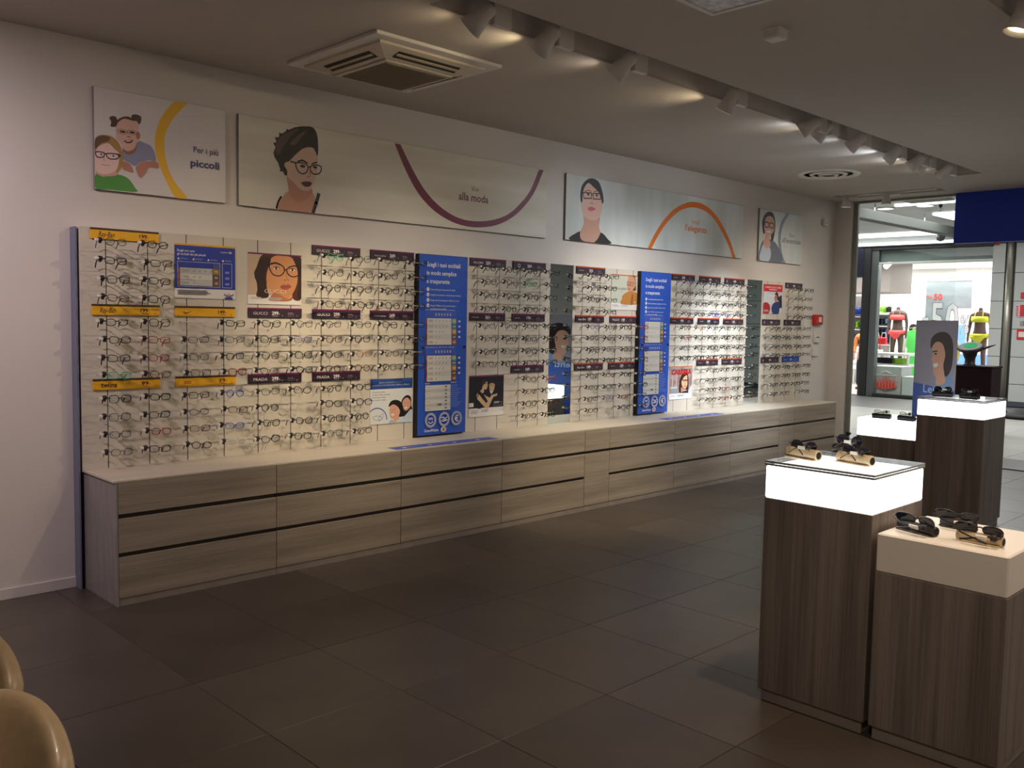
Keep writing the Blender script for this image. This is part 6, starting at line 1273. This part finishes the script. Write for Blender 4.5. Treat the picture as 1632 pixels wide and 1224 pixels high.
def mannequin(px, x, ztop_px, m, cloth, label, H_=1.7, rz=0.0):
    p = at(px, ztop_px, 'x', x); zb = p.z-1.57*H_/1.7
    t = empty('mannequin', (x, p.y, max(zb, 0)), label, 'mannequin', 'swimwear mannequins', rz); body(t, m, False, H_=H_)
    s = H_/1.7; b = MB()
    def band(z0_, z1_, rx, ry, mm, name):
        b = MB(); n = 24; vs = []
        for zz, k in ((z0_, 1.0), ((z0_+z1_)/2, 1.05), (z1_, 1.0)):
            for i in range(n): a_ = 2*PI*i/n; vs.append((rx*k*math.cos(a_)*s, ry*k*math.sin(a_)*s, zz*s))
        b.add(vs, [(j*n+i, j*n+(i+1) % n, (j+1)*n+(i+1) % n, (j+1)*n+i) for j in range(2) for i in range(n)], mm); o = b.build(name, t, True); md = o.modifiers.new('s', 'SOLIDIFY'); md.thickness = 0.012; md.offset = 1; return o
    band(1.22, 1.35, 0.135, 0.175, cloth, 'bikini_top'); band(0.88, 0.96, 0.15, 0.19, cloth, 'bikini_bottom')
    b = MB()
    for sx in (-1, 1): b.add([(sx*0.152*s, 0.17*s, 0.89*s), (sx*0.152*s, -0.17*s, 0.89*s), (sx*0.08*s, -0.03*s, 0.74*s), (sx*0.08*s, 0.03*s, 0.74*s)], [(0, 1, 2, 3)], cloth)
    o = b.build('bikini_brief', t); md = o.modifiers.new('s', 'SOLIDIFY'); md.thickness = 0.02; md.offset = 0
    for sg in (-1, 1): b = MB(); b.tube([(-0.12*s, sg*0.09*s, 1.33*s), (-0.06*s, sg*0.075*s, 1.45*s), (0.08*s, sg*0.06*s, 1.42*s), (0.13*s, sg*0.08*s, 1.33*s)], 0.008, cloth, 6); b.build('strap', t)
    b = MB(); b.lathe([(0.24, -0.02), (0.24, 0.0), (0, 0.004)], M_silver, 24); b.build('base', t)
    if zb > 0.06: b = MB(); b.cbox(-0.28, 0.28, -0.28, 0.28, -zb, -0.02, M_int, 0.01); b.build('pedestal', t)
    return t
M_man = mat('mannequin_brown', (0.065, 0.045, 0.036), 0.4, noise=0.03); M_man2 = mat('mannequin_tan', (0.13, 0.07, 0.055), 0.4, noise=0.03)
mannequin(1432, 21.35, 488, M_man, mat('coral_swimwear', lin(240, 80, 78), 0.6, noise=0.1), 'dark headless mannequin in a coral bikini behind the shop window', 1.72)
mannequin(1563.5, 20.2, 489, M_man2, mat('yellow_swimwear', lin(226, 226, 60), 0.6, noise=0.1), 'headless mannequin in a yellow bikini at the right end of the window', 1.72)
M_skin = mat('skin', (0.50, 0.30, 0.21), 0.5, noise=0.05)
def person(px, x, top_px, label, shirt, trousers, hair, H_=1.68, rz=0.0):
    p = at(px, top_px, 'x', x); t = empty('person', (x, p.y, 0), label, 'person', None, rz); body(t, M_skin, True, H_=H_); s = H_/1.7
    V = lambda a, b_, c_, r: ((a*s, b_*s, c_*s), (r[0]*s, r[1]*s) if isinstance(r, tuple) else r*s)
    vs = [V(0, 0, 0.90, (0.135, 0.165)), V(0, 0, 1.08, (0.115, 0.14)), V(0, 0, 1.26, (0.12, 0.155)), V(0, 0, 1.40, (0.09, 0.14)), V(0, 0, 1.45, 0.06)]; es = [(0, 1), (1, 2), (2, 3), (3, 4)]
    for sg in (-1, 1): n = len(vs); vs += [V(0, sg*0.185, 1.39, 0.066), V(0.02, sg*0.23, 1.12, 0.052), V(-0.02, sg*0.24, 0.95, 0.044)]; es += [(3, n), (n, n+1), (n+1, n+2)]
    skin_mesh('shirt', vs, es, shirt, t)
    vs = [V(0, 0, 0.92, (0.13, 0.16)), V(0, 0, 0.86, (0.12, 0.15))]; es = [(0, 1)]
    for sg in (-1, 1): n = len(vs); vs += [V(0, sg*0.09, 0.80, 0.10), V(-0.01, sg*0.10, 0.50, 0.07), V(0.015, sg*0.108, 0.10, 0.055)]; es += [(1, n), (n, n+1), (n+1, n+2)]
    skin_mesh('trousers', vs, es, trousers, t)
    b = MB(); b.lathe([(0.0, 1.735), (0.06, 1.72), (0.10, 1.66), (0.105, 1.58), (0.09, 1.48), (0.06, 1.44)], hair, 16, Matrix.Translation((0.028*s, 0, 0)) @ Matrix.Scale(s, 4)); fixn(b.build('hair', t, True))
    b = MB()
    for sg in (-1, 1): b.lathe([(0, 0), (0.010, 0.006), (0, 0.012)], M_blackr, 8, Matrix.Translation((-0.098*s, sg*0.032*s, 1.605*s)))
    b.build('eyes', t, True)
    b = MB(); b.lathe([(0.0, 0.03), (0.014, 0), (0, -0.006)], M_skin, 8, Matrix.Translation((-0.104*s, 0, 1.575*s))); b.build('nose', t, True)
    for sg in (-1, 1): b = MB(); b.cbox(-0.16*s, 0.06*s, sg*0.115*s-0.04, sg*0.115*s+0.04, 0, 0.06, M_blackr, 0.02); b.build('shoe', t)
    return t
C = lambda n, r, g, b: mat(n, lin(r, g, b), 0.8, noise=0.15, scale=10)
person(1379, 21.0, 508, 'person in an orange top with dark hair behind the dark post', C('orange_knit', 226, 140, 80), C('cloth_navy', 18, 22, 50), C('black_hair', 20, 16, 16), 1.66, 0.3)
person(1457, 22.5, 508, 'dark-haired person in grey and green behind the banner edge', C('grey_knit', 170, 170, 160), C('green_cloth', 90, 200, 90), C('black_hair', 20, 16, 16), 1.68, 0.8)
person(1515, 19.9, 520, 'brown-haired person in a pale yellow top below the window numerals', C('yellow_knit', 214, 206, 120), C('brown_cloth', 110, 80, 60), C('brown_hair', 80, 46, 30), 1.60, -0.3)
p = at(1455, 540, 'x', 20.9)
p = at(1455, 540, 'x', 21.75); garment(21.75, p.y, at(1455, 528, 'x', 21.75).z, at(1455, 600, 'x', 21.75).z, C('bright_green_cloth', 90, 220, 100), 1.4, 'long bright green beach dress hanging beside the grey person', None, 'dress')
b = MB(); p = at(1455, 528, 'x', 21.75); b.tube([(21.75, p.y-0.35, p.z+0.08), (21.75, p.y+0.35, p.z+0.08)], 0.012, M_silver, 8); b.tube([(21.75, p.y-0.35, 0), (21.75, p.y-0.35, p.z+0.08)], 0.015, M_silver, 8); b.tube([(21.75, p.y+0.35, 0), (21.75, p.y+0.35, p.z+0.08)], 0.015, M_silver, 8)
tag(b.build('garment_rail'), 'chrome garment rail carrying the bright green dress', 'rail')
print('objects', len(bpy.data.objects))
